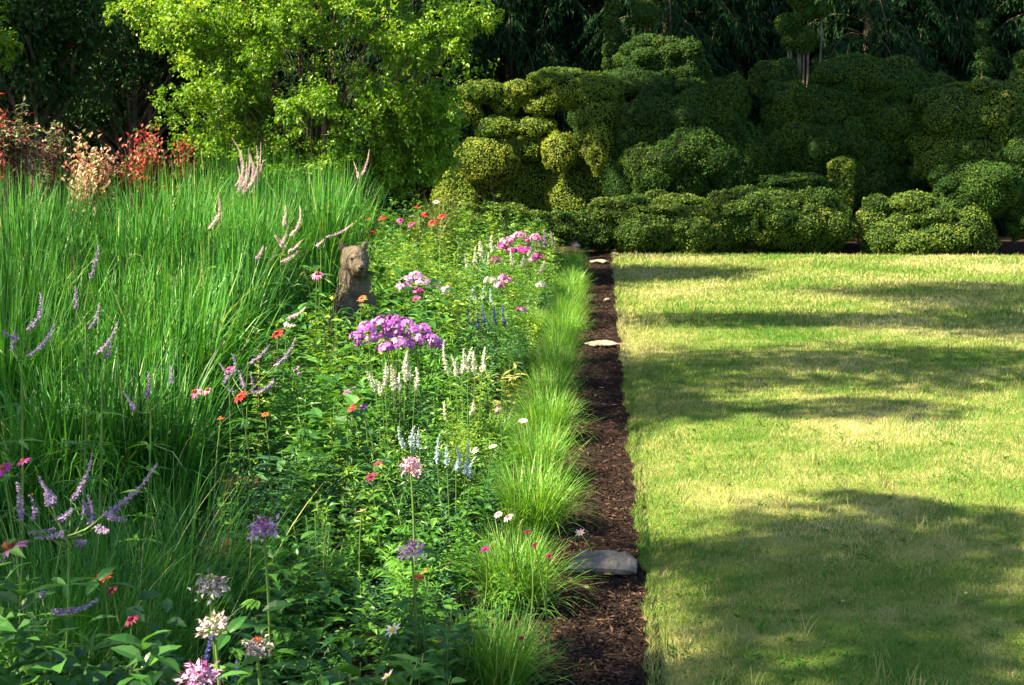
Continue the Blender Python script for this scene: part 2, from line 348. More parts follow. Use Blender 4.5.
def broad_tree(label, base, clumps, mat, L=.12, r0=.22, dens=1.0, seed=1, group=None, name='broadleaf_tree', bark='bark'):
    """clumps: list of (centre, radii) in world space; trunk and limbs reach each"""
    g = rs(seed); root = thing(name, label, 'tree', (base[0], base[1], -.05), 0, group); rl = np.array(root.location); cr = MB(); tr = MB()
    zt = max(c[2] for c, r in clumps)
    for c, r in clumps:
        r = np.asarray(r, float); c = np.asarray(c, float)
        area = max(r[0]*r[1], r[0]*r[2])*3.14; n = int(dens*area/(L*L*.33)*1.25)
        clump_leaves(cr, c-rl, r, max(60, n), L, g)
        k = max(1, int(r[0]/.9))
        limbs(tr, np.zeros(3), [c-rl+np.array([r[0]*.7*(2*j/max(1, k-1)-1) if k > 1 else 0, 0, 0]) for j in range(k)], r0*.8, g, .55)
    tube(tr, curve((0, 0, -.1), (.1, .1, zt*.75), 10, g.normal(size=3)*[.15, .15, 0]), np.linspace(r0*1.25, r0*.45, 10), 9)
    obj('trunk', tr, M[bark], root, True); obj('crown', cr, M[mat], root); return root

# dark trees behind, far left
def fill_crown(g, px, py, y, rx, ry, n, rmin=.35, rmax=.8):
    k = y/F; out = []
    for i in range(n):
        q = rdir(g, 1)[0]*g.random()**.45; s = g.uniform(rmin, rmax)
        out.append((P(px, py, y) + q*np.array([rx*k, rx*k*.7, ry*k]), (s, s, s*.75)))
    return out
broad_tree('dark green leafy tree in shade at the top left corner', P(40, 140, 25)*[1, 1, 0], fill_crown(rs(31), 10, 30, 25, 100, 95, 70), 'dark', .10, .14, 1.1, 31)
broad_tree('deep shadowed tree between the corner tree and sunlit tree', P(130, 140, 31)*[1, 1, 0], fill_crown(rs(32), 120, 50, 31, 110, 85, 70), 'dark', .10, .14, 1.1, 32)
broad_tree('lit leafy branch tree at the very top left edge', P(-60, 140, 20)*[1, 1, 0], fill_crown(rs(33), -35, 30, 20, 50, 70, 22, .25, .5), 'tree', .09, .10, .9, 33)

# shade trees left of the frame: their crowns throw the bands of shade on lawn and bed
def patch(l, r, t, b):
    yf, yn = CAMZ*F/(t-HZ), CAMZ*F/(b-HZ); yc = (yf+yn)/2
    return ((l+r)/2-VPX)/F*yc, yc, (r-l)/2/F*yc, (yf-yn)/2*1.3
def patchz(l, r, t, b, z):
    H = (CAMZ-z)*F; yf, yn = H/(t-HZ), H/(b-HZ); yc = (yf+yn)/2
    return ((l+r)/2-VPX)/F*yc, yc, (r-l)/2/F*yc, (yf-yn)/2*1.1
def over(cx, cy, ax, ay, z, cz=0.0, th=.45):
    c = np.array([cx, cy, cz]) + S*((z-cz)/S[2]); return (c, (max(.5, math.sqrt(max(.1, ax*ax-(th/math.tan(EL))**2))), max(.22, ay), th))
SH = {
 'a': ((-13.5, 3.2), 9.0, [patch(650, 1120, 512, 640), patch(650, 1120, 580, 760), patch(470, 650, 655, 800), patch(760, 1100, 500, 540), patch(90, 400, 590, 760), patch(-130, 170, 430, 700), patch(640, 760, 540, 580), patchz(-150, 210, 430, 720, .6), patchz(170, 400, 590, 720, .4)]),
 'b': ((-14.5, 8.5), 9.5, [patch(560, 760, 352, 402), patch(700, 1100, 347, 384), patch(600, 720, 392, 425), patch(700, 980, 400, 418), patch(-60, 130, 300, 400), patchz(-80, 210, 345, 470, .7)]),
 'c': ((-15.0, 13.0), 10.0, [patch(590, 980, 312, 325), patch(890, 1120, 302, 334)]),
 'd': ((-15.5, 18.5), 10.5, [patch(550, 770, 265, 275), patch(810, 1120, 282, 299)]),
}
gl = rs(40)
lab = {'a': 'tall shade tree nearest the viewer left of the bed', 'b': 'tall shade tree left of the tall grass stand', 'c': 'tall shade tree left of the red leaved shrubs', 'd': 'tall shade tree left of the sunlit small tree'}
for i, (k, (b, z, ps)) in enumerate(SH.items()):
    cl = [over(*p, z + gl.uniform(-.8, .8)) for p in ps]
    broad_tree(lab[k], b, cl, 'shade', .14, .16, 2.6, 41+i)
# the tree that shades the back hedge on the right
cl = []
for (px, py, ax, az) in ((800, 110, 1.8, 1.5), (880, 95, 2.0, 1.4), (960, 105, 2.0, 1.4), (1040, 120, 2.0, 1.8), (985, 90, 1.6, 1.2), (860, 165, 1.9, 1.1), (960, 185, 2.0, 1.1), (1040, 200, 1.6, 1.1), (705, 125, 1.3, 1.0), (668, 150, 1.0, .8), (740, 165, 1.4, 1.1), (665, 190, 1.0, .6), (830, 225, .8, .6), (920, 240, .9, .4), (985, 225, .8, .6)):
    c = P(px, py, 28.3); q = c + S*((11-c[2])/S[2]); cl.append((q, (ax, .8, az*.85)))
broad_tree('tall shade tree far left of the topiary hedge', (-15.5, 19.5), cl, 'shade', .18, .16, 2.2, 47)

cl = []  # unseen tree, added to keep the sun off the conifers
for i, px in enumerate((480, 570, 660, 750, 840, 930, 1010)):
    c = P(px, 70, 32.0); q = c + S*((14.5+.6*(i % 3)-c[2])/S[2]); cl.append((q, (1.5, 1.0, 1.5)))
for i, px in enumerate((610, 660, 790, 850, 980, 1030)):
    c = P(px, 35, 30.3); q = c + S*((13.5+.5*(i % 3)-c[2])/S[2]); cl.append((q, (.8, .8, 1.1)))
broad_tree('very tall unseen tree added at far left to shade the conifers', (-13, 29), cl, 'dark', .2, .3, 1.6, 48)
cl = []  # another unseen tree, added to darken the trees at the top left
for (px, py, y, r) in ((20, 40, 24, 1.3), (70, 70, 24.5, 1.3), (120, 60, 26.5, 1.3), (110, 110, 26, 1.0)):
    c = P(px, py, y); q = c + S*((10-c[2])/S[2]); cl.append((q, (r, .9, r)))
broad_tree('tall unseen tree added at left to shade the dark corner trees', (-17, 20), cl, 'dark', .16, .25, 1.6, 49)

# ------------------------------------------------------------------ conifers
def conifer_meshes(seed, H=10.5):
    g = rs(seed); nb = 95; fr = MB(); tr = MB()
    tube(tr, curve((0, 0, -.2), (0, 0, H), 8), np.linspace(.2, .03, 8), 8)
    for i in range(nb):
        z = .4 + (H-.7)*(i/nb); Lb = (2.6*(1 - z/H)**.7 + .35)*g.uniform(.75, 1.15); a = i*2.4 + g.normal()*.3
        out = np.array([math.cos(a), math.sin(a), 0]); s = np.linspace(0, 1, 9)
        c = np.stack([out[0]*Lb*s, out[1]*Lb*s, z + .25*Lb*np.sin(s*2.2) - .55*Lb*s**2.2], 1)
        tube(tr, c, np.linspace(.03, .006, 9), 4)
        m = int(42*Lb); ss = .12 + .88*g.random(m); ii = np.clip((ss*8).astype(int), 0, 7); fcc = ss*8-ii
        p = c[ii]*(1-fcc[:, None]) + c[ii+1]*fcc[:, None]
        sd = np.array([-out[1], out[0], 0])*np.where(g.random(m) < .5, -1, 1)[:, None]
        d = unit(sd*.8 + out*.6 + np.array([0, 0, -.5]) + .25*g.normal(size=(m, 3))); Lt = .25 + .4*(1-.6*ss)
        for q in range(6):
            pp = p + d*Lt[:, None]*(q/6) + np.array([0, 0, -.25])*Lt[:, None]*(q/6)**2
            dd = unit(d*.5 + np.array([0, 0, -.75]) + .45*g.normal(size=(m, 3)))
            leaves(fr, pp, dd, .16+.12*g.random(m), .035, g, fold=.1, droop=.1)
    return fr.mesh('crown', M['conif']), tr.mesh('trunk', M['bark'], True)
CM = [conifer_meshes(s) for s in (51, 52, 53)]
def conifer(i, x, y, s, label):
    r = thing('conifer_tree', label, 'tree', (x, y, -.05), i*2.1, 'dark conifers behind the topiary hedge'); r.scale = (s, s, s)
    obj('trunk', CM[i % 3][1], None, r); obj('crown', CM[i % 3][0], None, r)
cl_lab = ['dark drooping conifer behind the top left corner tree', 'dark drooping conifer in the gap left of the sunlit tree', 'dark drooping conifer behind the sunlit tree, at its left half', 'dark drooping conifer behind the right side of the sunlit tree', 'drooping conifer above the left cloud pruned mounds', 'shadowed conifer behind the spiral topiary column', 'shadowed conifer behind the ball topiary on a mound',
          'dark conifer between the ball topiary and pale stemmed tree', 'dark conifer directly behind the pale stemmed pompom tree', 'dark conifer right of the pale stemmed pompom tree', 'dark conifer behind the broad right hand mound', 'dark conifer behind the thin topiary column at right', 'dark conifer at the top right corner']
for i, px in enumerate((60, 150, 250, 420, 510, 590, 665, 735, 800, 865, 930, 990, 1060)):
    p = P(px, 140, 33.0 + (i % 3)*1.1); conifer(i, p[0], p[1], 1.0 + .12*((i*7) % 3-1), cl_lab[i])
for i, px in enumerate((100, 330, 470, 550, 630, 700, 770, 830, 900, 960, 1030)):
    p = P(px, 140, 36.5 + (i % 2)*.7); r_ = conifer(i+1, p[0], p[1], 1.15, 'tall dark conifer of the second row, mostly hidden behind the front conifers')
# far wood that closes the view: one mass nobody could count
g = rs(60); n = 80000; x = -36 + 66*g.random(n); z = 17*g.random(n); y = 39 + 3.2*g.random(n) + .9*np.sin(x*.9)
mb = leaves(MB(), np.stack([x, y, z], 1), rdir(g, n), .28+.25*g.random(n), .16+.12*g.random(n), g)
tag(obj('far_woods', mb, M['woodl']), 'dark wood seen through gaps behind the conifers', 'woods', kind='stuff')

# ------------------------------------------------------------------ topiary
def shrub(name, label, lumps, mat='yew', leaf=.037, dens=2100, seed=1, y=28.5, trunk=True, cat='topiary shrub', group=None, flat=1.0, sub=True):
    """lumps: (px, py, rx, ry[, dy]) with radii in pixels at depth y"""
    g = rs(seed); L = []
    for q in lumps:
        dy = q[4] if len(q) > 4 else 0; yy = y+dy; k = yy/F
        L.append((P(q[0], q[1], yy), np.array([q[2]*k, max(q[2]*.8, q[3]*.8)*k*.85*flat, q[3]*k])*(.97 if sub else .90)))
    for c, r in list(L):
        if sub and r[0] > .36 and c[2] > .2:
            for q in range(9):
                d = unit(g.normal(size=3)*[1, .8, .8] + [0, -.6, .25]); sr = r*g.uniform(.26, .44); L.append((c + d*r*(1.0 - .22*sr[0]/r[0]), sr))
    c0 = np.mean([c for c, r in L], 0); root = thing(name, label, cat, (c0[0], c0[1], -.04), 0, group); rl = np.array(root.location)
    fo = MB(); inn = MB(); tr = MB()
    for i_, (c, r) in enumerate(L):
        A = 4*math.pi*((r[0]*r[1])**1.6+(r[0]*r[2])**1.6+(r[1]*r[2])**1.6)**(1/1.6)/3**(1/1.6)
        n = int(A*dens*1.15); d = rdir(g, n); bm = 1 + (.10*np.sin(d[:, 0]*7+c[0]*3)*np.sin(d[:, 2]*6+c[2]*5) + .06*np.sin(d[:, 1]*13+d[:, 0]*11+c[2]) + .03*g.normal(size=n))*min(1, .45/r[0])
        p = c + d*r*bm[:, None]; keep = p[:, 2] > -.02
        for c2, r2 in L:
            if c2 is not c: keep &= (((p-c2)/(r2*1.01))**2).sum(1) > 1
        p, d = p[keep], d[keep]; n = len(p); nr = unit(d/r)
        ch = .12*g.normal(); patch_ = .5+.5*np.sin(p[:, 0]*5+p[:, 2]*4+c[0])*np.sin(p[:, 2]*6+1+p[:, 1]*3)
        leaves(fo, p-rl-nr*.02, unit(np.cross(nr, rdir(g, n))+nr*g.uniform(.1, .9, (n, 1))), leaf*(.6+.8*g.random(n)), leaf*.6*(.7+.6*g.random(n)), g, up=unit(nr+.35*g.normal(size=(n, 3))), rnd=np.clip(.55*g.random(n)+.45*patch_*g.random(n)+ch, 0, 1))
        ball(inn, c-rl, r*.90, 18, 12, .02, g)  # dark core showing in the grooves stands in for shade
        if trunk and r[2] > .12 and i_ < 1: tube(tr, curve((c[0]*.5+c0[0]*.5-rl[0], c[1]-rl[1], -.02), c-rl, 5, g.normal(size=3)*.05), np.linspace(.05, .025, 5), 5)
    obj('foliage', fo, M[mat], root); obj('dark_core', inn, M['yewin'], root, True)
    if tr.n: obj('stem', tr, M['bark'], root, True)
    return root
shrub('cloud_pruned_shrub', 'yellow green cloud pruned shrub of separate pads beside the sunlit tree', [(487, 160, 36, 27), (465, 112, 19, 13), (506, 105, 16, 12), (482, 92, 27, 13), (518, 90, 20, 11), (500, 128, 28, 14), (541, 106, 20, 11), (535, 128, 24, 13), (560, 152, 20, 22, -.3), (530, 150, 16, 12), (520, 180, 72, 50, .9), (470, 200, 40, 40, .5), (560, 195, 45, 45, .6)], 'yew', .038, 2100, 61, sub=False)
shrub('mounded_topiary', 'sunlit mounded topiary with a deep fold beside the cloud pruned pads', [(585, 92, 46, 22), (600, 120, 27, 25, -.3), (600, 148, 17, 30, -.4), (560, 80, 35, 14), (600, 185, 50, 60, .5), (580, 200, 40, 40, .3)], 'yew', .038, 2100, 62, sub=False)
shrub('mounded_topiary', 'big smooth green topiary mound crowned by a knob, centre of hedge', [(640, 92, 62, 26), (655, 62, 34, 22), (650, 48, 22, 13), (680, 80, 32, 20), (640, 150, 70, 70, .8)], 'yewshade', .038, 2000, 63, 29.3)
shrub('mounded_topiary', 'wide shaded topiary mound below the knobbed mound', [(655, 130, 38, 36), (700, 122, 42, 34), (725, 108, 24, 30), (690, 168, 66, 48), (640, 180, 40, 42), (730, 160, 30, 50)], 'yewshade', .038, 2000, 64, 28)
shrub('mounded_topiary', 'lumpy shaded topiary left of the broad right mound', [(792, 108, 30, 26), (826, 112, 30, 24), (815, 150, 48, 40), (780, 158, 28, 40), (760, 195, 40, 30, .5), (840, 180, 40, 36), (775, 80, 26, 18, .6)], 'yewshade', .038, 2000, 65, 28.2)
shrub('mounded_topiary', 'broad shaded topiary mound with a domed top, right of centre', [(855, 78, 44, 24), (890, 92, 50, 28), (885, 130, 56, 44), (840, 90, 32, 20), (890, 180, 60, 46, .3), (930, 150, 34, 40)], 'yewshade', .038, 2000, 66, 28.6)
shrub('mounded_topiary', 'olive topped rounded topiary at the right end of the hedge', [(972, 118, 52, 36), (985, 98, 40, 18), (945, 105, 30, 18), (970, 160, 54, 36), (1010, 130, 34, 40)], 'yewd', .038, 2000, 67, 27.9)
shrub('mounded_topiary', 'dark lumpy shrub at the right frame edge under the olive mound', [(985, 188, 46, 30), (1022, 165, 26, 24), (1030, 205, 30, 30), (960, 205, 30, 24)], 'yewshade', .038, 2000, 68, 27.3)
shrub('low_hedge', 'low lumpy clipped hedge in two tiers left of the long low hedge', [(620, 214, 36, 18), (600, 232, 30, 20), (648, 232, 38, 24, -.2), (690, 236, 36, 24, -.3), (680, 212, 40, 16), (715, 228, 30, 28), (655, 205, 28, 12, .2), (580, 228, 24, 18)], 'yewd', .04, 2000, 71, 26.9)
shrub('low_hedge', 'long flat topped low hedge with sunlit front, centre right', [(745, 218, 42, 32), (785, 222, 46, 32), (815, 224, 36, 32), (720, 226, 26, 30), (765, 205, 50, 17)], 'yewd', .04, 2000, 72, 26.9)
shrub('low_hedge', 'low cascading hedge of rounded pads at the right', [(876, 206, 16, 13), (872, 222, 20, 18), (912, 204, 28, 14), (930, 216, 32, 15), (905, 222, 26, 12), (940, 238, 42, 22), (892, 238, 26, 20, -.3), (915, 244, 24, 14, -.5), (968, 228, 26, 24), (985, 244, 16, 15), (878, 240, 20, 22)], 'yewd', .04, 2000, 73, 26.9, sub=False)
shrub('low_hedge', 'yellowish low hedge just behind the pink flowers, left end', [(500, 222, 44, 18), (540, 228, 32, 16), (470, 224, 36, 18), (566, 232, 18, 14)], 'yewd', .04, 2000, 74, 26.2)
shrub('ledge_hedge', 'narrow dark ledge of clipped hedge behind the long low hedge', [(790, 184, 36, 10), (820, 187, 30, 9), (765, 186, 22, 10), (800, 200, 50, 16)], 'yewshade', .045, 1500, 75, 27.5)
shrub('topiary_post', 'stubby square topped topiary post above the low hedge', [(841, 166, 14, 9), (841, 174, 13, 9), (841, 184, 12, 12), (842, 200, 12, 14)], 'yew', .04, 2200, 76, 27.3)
shrub('spiral_topiary', 'green spiral topiary column left of the knobbed mound', [(613, 8, 9, 9), (611, 22, 9, 10), (614, 36, 10, 10), (612, 50, 10, 11), (613, 64, 11, 10), (614, 80, 10, 12), (613, -6, 7, 8)], 'yewshade', .045, 1700, 77, 30.2)
shrub('spiral_topiary', 'thin dark wavy topiary column near the right edge', [(983, 26, 8, 7), (981, 40, 7, 8), (985, 54, 10, 8), (982, 68, 10, 9), (983, 82, 8, 9)], 'yewshade', .045, 1700, 78, 30.2)
shrub('spiral_topiary', 'dark topiary column cut by the right frame edge', [(1022, 60, 9, 9), (1020, 76, 10, 10), (1024, 92, 11, 12)], 'yewshade', .045, 1700, 79, 30.0)
shrub('ball_topiary', 'round ball topiary right of the knobbed green mound', [(690, 50, 13, 12), (691, 64, 10, 10), (692, 80, 12, 12)], 'yewshade', .045, 1900, 80, 29.0)
def standard(label, balls, y, seed, stemmat, px0, py0):
    g = rs(seed); b = P(px0, py0, y)*[1, 1, 0]; root = thing('pompom_tree', label, 'tree', b); rl = b; cr = MB(); tr = MB()
    for (px, py, r) in balls:
        c = P(px, py, y); k = r*y/F; n = int(4*3.14*k*k*1700)+40; d = rdir(g, n)
        leaves(cr, c+d*k*(1+.08*g.normal(size=(n, 1)))-rl, unit(d+.7*g.normal(size=(n, 3))), .05, .026, g); ball(cr, c-rl, k*.9, 12, 8, rnd=.1)
        tube(tr, curve((.05*g.normal(), .03*g.normal(), 0), c-rl, 7, g.normal(size=3)*.06), np.linspace(.05, .02, 7), 6)
    obj('trunk', tr, M[stemmat], root, True); obj('crown', cr, M['yewshade'], root)
standard('small ball on a thin bare stem behind the knobbed mound', [(645, 14, 12)], 30.5, 81, 'palebark', 643, 140)
standard('pompom tree with several pale stems behind the broad mound', [(797, 18, 7), (808, 12, 7), (786, 24, 9), (822, 10, 7), (804, 40, 12), (790, 40, 8), (800, -6, 12)], 30.5, 82, 'palebark', 803, 140)

# ------------------------------------------------------------------ red shrubs
def bush(name, label, px, py, rx, ry, y, mat, n, L, seed, cat='shrub', wl=.45, upw=.5):
    g = rs(seed); py += 14; ry += 6; rx *= .85; n = int(n*.75); c = P(px, py, y); k = y/F; b = c*[1, 1, 0]; root = thing(name, label, cat, b); fo = MB(); tr = MB()
    ns = max(8, n//26)
    q = rdir(g, ns)*g.uniform(.3, 1.2, (ns, 1))*np.array([rx*k, rx*k*.8, ry*k])
    tops = c - b + q
    for t in tops: tube(tr, curve((.08*g.normal(), .08*g.normal(), -.03), t, 6, g.normal(size=3)*.04), np.linspace(.012, .004, 6), 4)
    wh = g.integers(0, ns, n); s = g.random(n)
    p = tops[wh] - np.stack([q[wh, 0]*.35*s, q[wh, 1]*.35*s, .22*s], 1) + .055*g.normal(size=(n, 3))
    leaves(fo, p, unit(rdir(g, n)*[1, 1, .5] + np.array([0, 0, upw])), L*(.6+.7*g.random(n)), L*wl, g, rnd=np.clip(.5*g.random(n)+.6*g.random(ns)[wh], 0, 1))
    obj('stem', tr, M['rstem'], root); obj('foliage', fo, M[mat], root); return root
bush('red_shrub', 'dark red and green leaved shrub cut by the left edge', 12, 140, 34, 42, 16.5, 'maroon', 1500, .085, 91)
bush('red_shrub', 'bright scarlet tipped shrub top at the left edge', -4, 112, 14, 26, 16.0, 'redl', 300, .08, 92)
bush('pink_shrub', 'cream pink and green leaved shrub beside the red one', 88, 168, 32, 34, 16.2, 'pinkl', 1500, .075, 93, upw=.9)
bush('red_shrub', 'orange red leaved shrub in front of the dark shadow', 145, 148, 34, 30, 16.4, 'redl', 1500, .07, 94, upw=.9)
bush('red_shrub', 'small red shrub sprig beside the sunlit tree', 184, 146, 12, 18, 16.4, 'redl', 260, .065, 95, upw=.9)
bush('dull_shrub', 'dull maroon shrub in shade behind the pink one', 50, 140, 26, 30, 17.2, 'maroon', 700, .08, 96)

# ------------------------------------------------------------------ tall ornamental grass
def grass_mesh(seed, n, r, h, w, mat, lean=.16, bend=.9, K=7, dry=.06, name='blades', pw=1.6, wind=0.0, dr=0.0):
    g = rs(seed); a = g.random(n)*6.28; q = r*np.sqrt(g.random(n))
    base = np.stack([q*np.cos(a), q*np.sin(a), np.full(n, -.03)], 1)
    az = np.where(g.random(n) < wind, .3 + .7*g.normal(size=n), a + .9*g.normal(size=n))
    rn = np.clip(.12 + dr + .5*g.random(n) + np.where(g.random(n) < dry, .45, 0), 0, 1)
    L = h*(.55 + .48*g.random(n)**.7)
    return blades(MB(), base, az, np.abs(g.normal(size=n))*lean + .02, bend*g.random(n)**1.5, L, w*(.6+.7*g.random(n)), K, g, rn, .5, pw).mesh(name, M[mat])
TG = [grass_mesh(100+i, 760, .19, 1.06, .0155, 'tall', .17, 2.6, 9, .07, 'blades', 2.4, .40, (0, .14, -.10, .05)[i]) for i in range(4)]
def inst(name, label, cat, x, y, me, s, rot, group=None, sz=None):
    r = thing(name, label, cat, (x, y, -.02), rot, group); r.scale = (s, s, sz or s); obj('blades', me, None, r); return r
spots = [ # px, depth, height
 (338, 15.0, 1.80, 'tall green grass clump just left of the bear statue'), (300, 15.2, 1.95, 'tall green grass clump in front of the sunlit tree trunk'), (262, 15.0, 1.95, 0), (222, 15.2, 1.9, 0),
 (185, 14.5, 1.78, 'tall green grass clump in front of the small red shrub sprig'), (318, 13.4, 1.72, 0), (270, 13.2, 1.74, 0), (140, 13.2, 1.72, 'tall green grass clump below the orange red shrub'), (215, 13, 1.72, 0),
 (95, 12.2, 1.66, 'tall green grass clump below the cream pink shrub'), (45, 12, 1.65, 'tall green grass clump below the dark red shrub'), (0, 11.8, 1.65, 0),
 (255, 11.4, 1.60, 0), (225, 11, 1.62, 0), (170, 10.8, 1.62, 0), (115, 10.6, 1.6, 0), (60, 10.4, 1.58, 0), (5, 10.2, 1.58, 0),
 (215, 9.4, 1.46, 0), (160, 9.2, 1.46, 0), (100, 9.0, 1.45, 0), (40, 8.9, 1.45, 0), (-15, 8.8, 1.45, 0),
 (165, 7.8, 1.26, 0), (105, 7.6, 1.26, 0), (45, 7.5, 1.25, 0), (-15, 7.4, 1.25, 0), (130, 6.5, 1.05, 0), (60, 6.4, 1.05, 0), (0, 6.3, 1.05, 0)]
gg = rs(110)
for i, (px, y, h, lb) in enumerate(spots):
    inst('ornamental_grass', lb or 'tall green ornamental grass clump merged into the dense stand left of the bear', 'ornamental grass', (px-VPX)/F*y, y, TG[int(gg.integers(0, 4))], gg.uniform(.85, 1.1), gg.normal()*.5, 'tall ornamental grass clumps', h*gg.uniform(.92, 1.12))
LG = [grass_mesh(120+i, 420, .28, 1.0, .006, 'tall', .3, 1.3, dry=.04) for i in range(2)]
for i, (px, py, h) in enumerate(((60, 470, .85), (125, 450, .85), (185, 470, .75), (100, 530, .7), (20, 520, .75), (150, 560, .6))):
    p = Z(px, py, h); inst('ornamental_grass', 'loose dark grass clump in the shaded foreground below the tall stand', 'ornamental grass', p[0], p[1], LG[i % 2], h/.95, gg.random()*6.28, 'loose foreground grass clumps')
FG = grass_mesh(130, 420, .15, .95, .008, 'pale', .3, .9, name='blades')
p = Z(462, 185, 1.25); inst('fountain_grass', 'arching pale green grass against the dark hedge, left of the low hedge', 'ornamental grass', p[0]-.35, p[1], FG, 1.3, .3)
p = Z(512, 222, .75); inst('fountain_grass', 'straw coloured fountain grass clump above the pink flowers', 'ornamental grass', p[0], p[1], FG, .85, 1.3)
p = Z(425, 192, 1.2); inst('fountain_grass', 'pale grass clump behind the distant red coneflowers', 'ornamental grass', p[0], p[1], FG, 1.1, 2.3)

# border tufts
BT = [grass_mesh(140+i, 1000, .10, .42, .0054, 'tuft', .46, 2.2, 7, .13, 'blades', 1.7) for i in range(3)]
ORD = ['nearest', 'second', 'third', 'fourth', 'fifth', 'sixth', 'seventh', 'eighth', 'ninth', 'tenth', 'eleventh', 'twelfth', 'thirteenth', 'fourteenth', 'fifteenth', 'sixteenth', 'seventeenth', 'eighteenth', 'nineteenth', 'twentieth']
ty = 4.75; i = 0; tl = []
for (x, y, s) in ((-.38, 5.25, .9), (-.37, 6.3, 1.0), (-.35, 7.55, 1.12), (-.38, 8.75, 1.0), (-.37, 9.9, 1.05), (-.38, 11.1, .95), (-.38, 12.3, 1.0), (-.38, 13.5, 1.0), (-.38, 14.8, 1.0), (-.38, 16.0, 1.05), (-.38, 17.2, 1.0), (-.40, 18.5, 1.05), (-.40, 19.8, 1.0), (-.42, 21.2, 1.05), (-.45, 22.8, 1.1)):
    inst('border_grass', 'bright green edging grass tuft, %s in the row beside the mulch' % ORD[i] if i else 'bright green edging grass tuft nearest the bottom of the photo', 'grass tuft', x, y, BT[i % 3], s, gg.random()*6.28, 'edging grass tufts along the mulch strip'); i += 1
for (x, y) in ((-.70, 9.4), (-.70, 12.6), (-.72, 15.4), (-.74, 18.4)):
    inst('border_grass', 'edging grass tuft in the second row, between the front row and the flowers', 'grass tuft', x, y, BT[i % 3], .85, gg.random()*6.28, 'second row edging grass tufts'); i += 1

# ------------------------------------------------------------------ bear statue
def blob_mesh(name, parts, vox, it, mat):
    mb = MB()
    for (c, r, rx) in parts:
        t = MB(); ball(t, (0, 0, 0), r, 28, 18); v, f, q = t.arrays()
        mb.addmb((v, f, q), np.array(Matrix.Rotation(rx, 3, 'X')), np.asarray(c))
    me = mb.mesh(name, mat); o = bpy.data.objects.new(name, me); COL.objects.link(o)
    rm = o.modifiers.new('r', 'REMESH'); rm.mode = 'VOXEL'; rm.voxel_size = vox; rm.use_smooth_shade = True
    sm = o.modifiers.new('s', 'SMOOTH'); sm.iterations = it; sm.factor = .5
    dg = bpy.context.evaluated_depsgraph_get(); dg.update()
    m2 = bpy.data.meshes.new_from_object(o.evaluated_get(dg)); bpy.data.objects.remove(o)
    m2.materials.clear(); m2.materials.append(mat); return m2
bp = P(354, 300, 11.8); br = thing('bear_statue', 'dark bronze bear statue sitting upright among the flowers', 'statue', (bp[0], bp[1], -.04), math.radians(24)); br.scale = (.9, .9, 1.0)
body = [((0, .10, .34), (.235, .21, .36), 0), ((0, .04, .66), (.19, .17, .30), .1), ((0, .0, .88), (.155, .145, .22), 0), ((0, -.05, 1.075), (.132, .13, .118), 0), ((0, -.045, 1.13), (.115, .10, .075), 0),
        ((0, -.17, 1.035), (.068, .10, .058), .12), ((0, -.235, 1.028), (.048, .045, .042), 0), ((0, -.15, .99), (.055, .09, .03), .15),
        ((.108, .0, 1.195), (.034, .022, .042), 0), ((-.108, .0, 1.195), (.034, .022, .042), 0),
        ((.125, -.05, .68), (.07, .075, .18), .2), ((-.125, -.05, .68), (.07, .075, .18), .2), ((.12, -.12, .40), (.062, .068, .24), .10), ((-.12, -.12, .40), (.062, .068, .24), .10),
        ((.135, -.21, .13), (.058, .085, .10), 0), ((-.135, -.21, .13), (.058, .085, .10), 0), ((.21, .0, .16), (.12, .24, .15), 0), ((-.21, .0, .16), (.12, .24, .15), 0), ((.22, -.24, .07), (.07, .11, .07), 0), ((-.22, -.24, .07), (.07, .11, .07), 0)]
obj('body', blob_mesh('body', body, .011, 16, M['bronze']), None, br)
t = MB(); ball(t, (0, -.272, 1.042), (.028, .018, .022), 10, 8); obj('nose', t, M['nose'], br, True)
for s in (-1, 1):
    t = MB(); ball(t, (s*.058, -.158, 1.105), (.013, .010, .013), 8, 6); obj('eye', t, M['nose'], br, True)

# ------------------------------------------------------------------ stones
def rock(label, px, py, z, size, seed, mat, rot=0, name='flat_stone', tilt=0):
    g = rs(seed); v = []; 
    t = MB(); ball(t, (0, 0, 0), (1, 1, 1), 90, 56); q, f, r = t.arrays()
    for k in range(26):
        nn = unit(g.normal(size=3)*[1, 1, 1.3]); hh = g.uniform(.50, .84); e = q@nn - hh; q = q - np.maximum(e, 0)[:, None]*nn
    q = q*np.asarray(size)*.68
    q += .06*np.asarray(size)[2]*np.stack([lowfreq(q[:, 0]*9, q[:, 1]*9+q[:, 2]*14, seed+k) for k in range(3)], 1)*[1.6, 1.6, 1.3]
    q[:, 2] += .05*size[2]*np.sin(q[:, 2]*160+lowfreq(q[:, 0]*20, q[:, 1]*20, 4)*2) + .035*size[2]*lowfreq(q[:, 0]*60, q[:, 1]*60+q[:, 2]*60, 7)
    q[:, 2] += .22*size[2]*np.sin(q[:, 0]*9/size[0]*.35 + 1)
    p = Z(px, py, z); mb = MB().add(q, f[4], .5)
    o = obj(name, mb, M[mat], None, True); o.location = (p[0], p[1], z); o.rotation_euler = (tilt, math.radians(4), rot); tag(o, label, 'stone'); return o
rock('grey blue flat fieldstone lying across the mulch near the bottom', 603, 565, .0, (.34, .20, .085), 201, 'stone', -.25, tilt=.2)
rock('pale flat stone slab across the mulch halfway along', 601, 344, -.01, (.30, .16, .06), 202, 'pstone', 0)
rock('small pale stone at the far end of the mulch strip', 599, 262, -.01, (.28, .30, .07), 203, 'pstone', .2)
rock('small pinkish stone on the mulch beyond the pale slab', 607, 300, -.02, (.10, .09, .04), 204, 'pstone', .4)

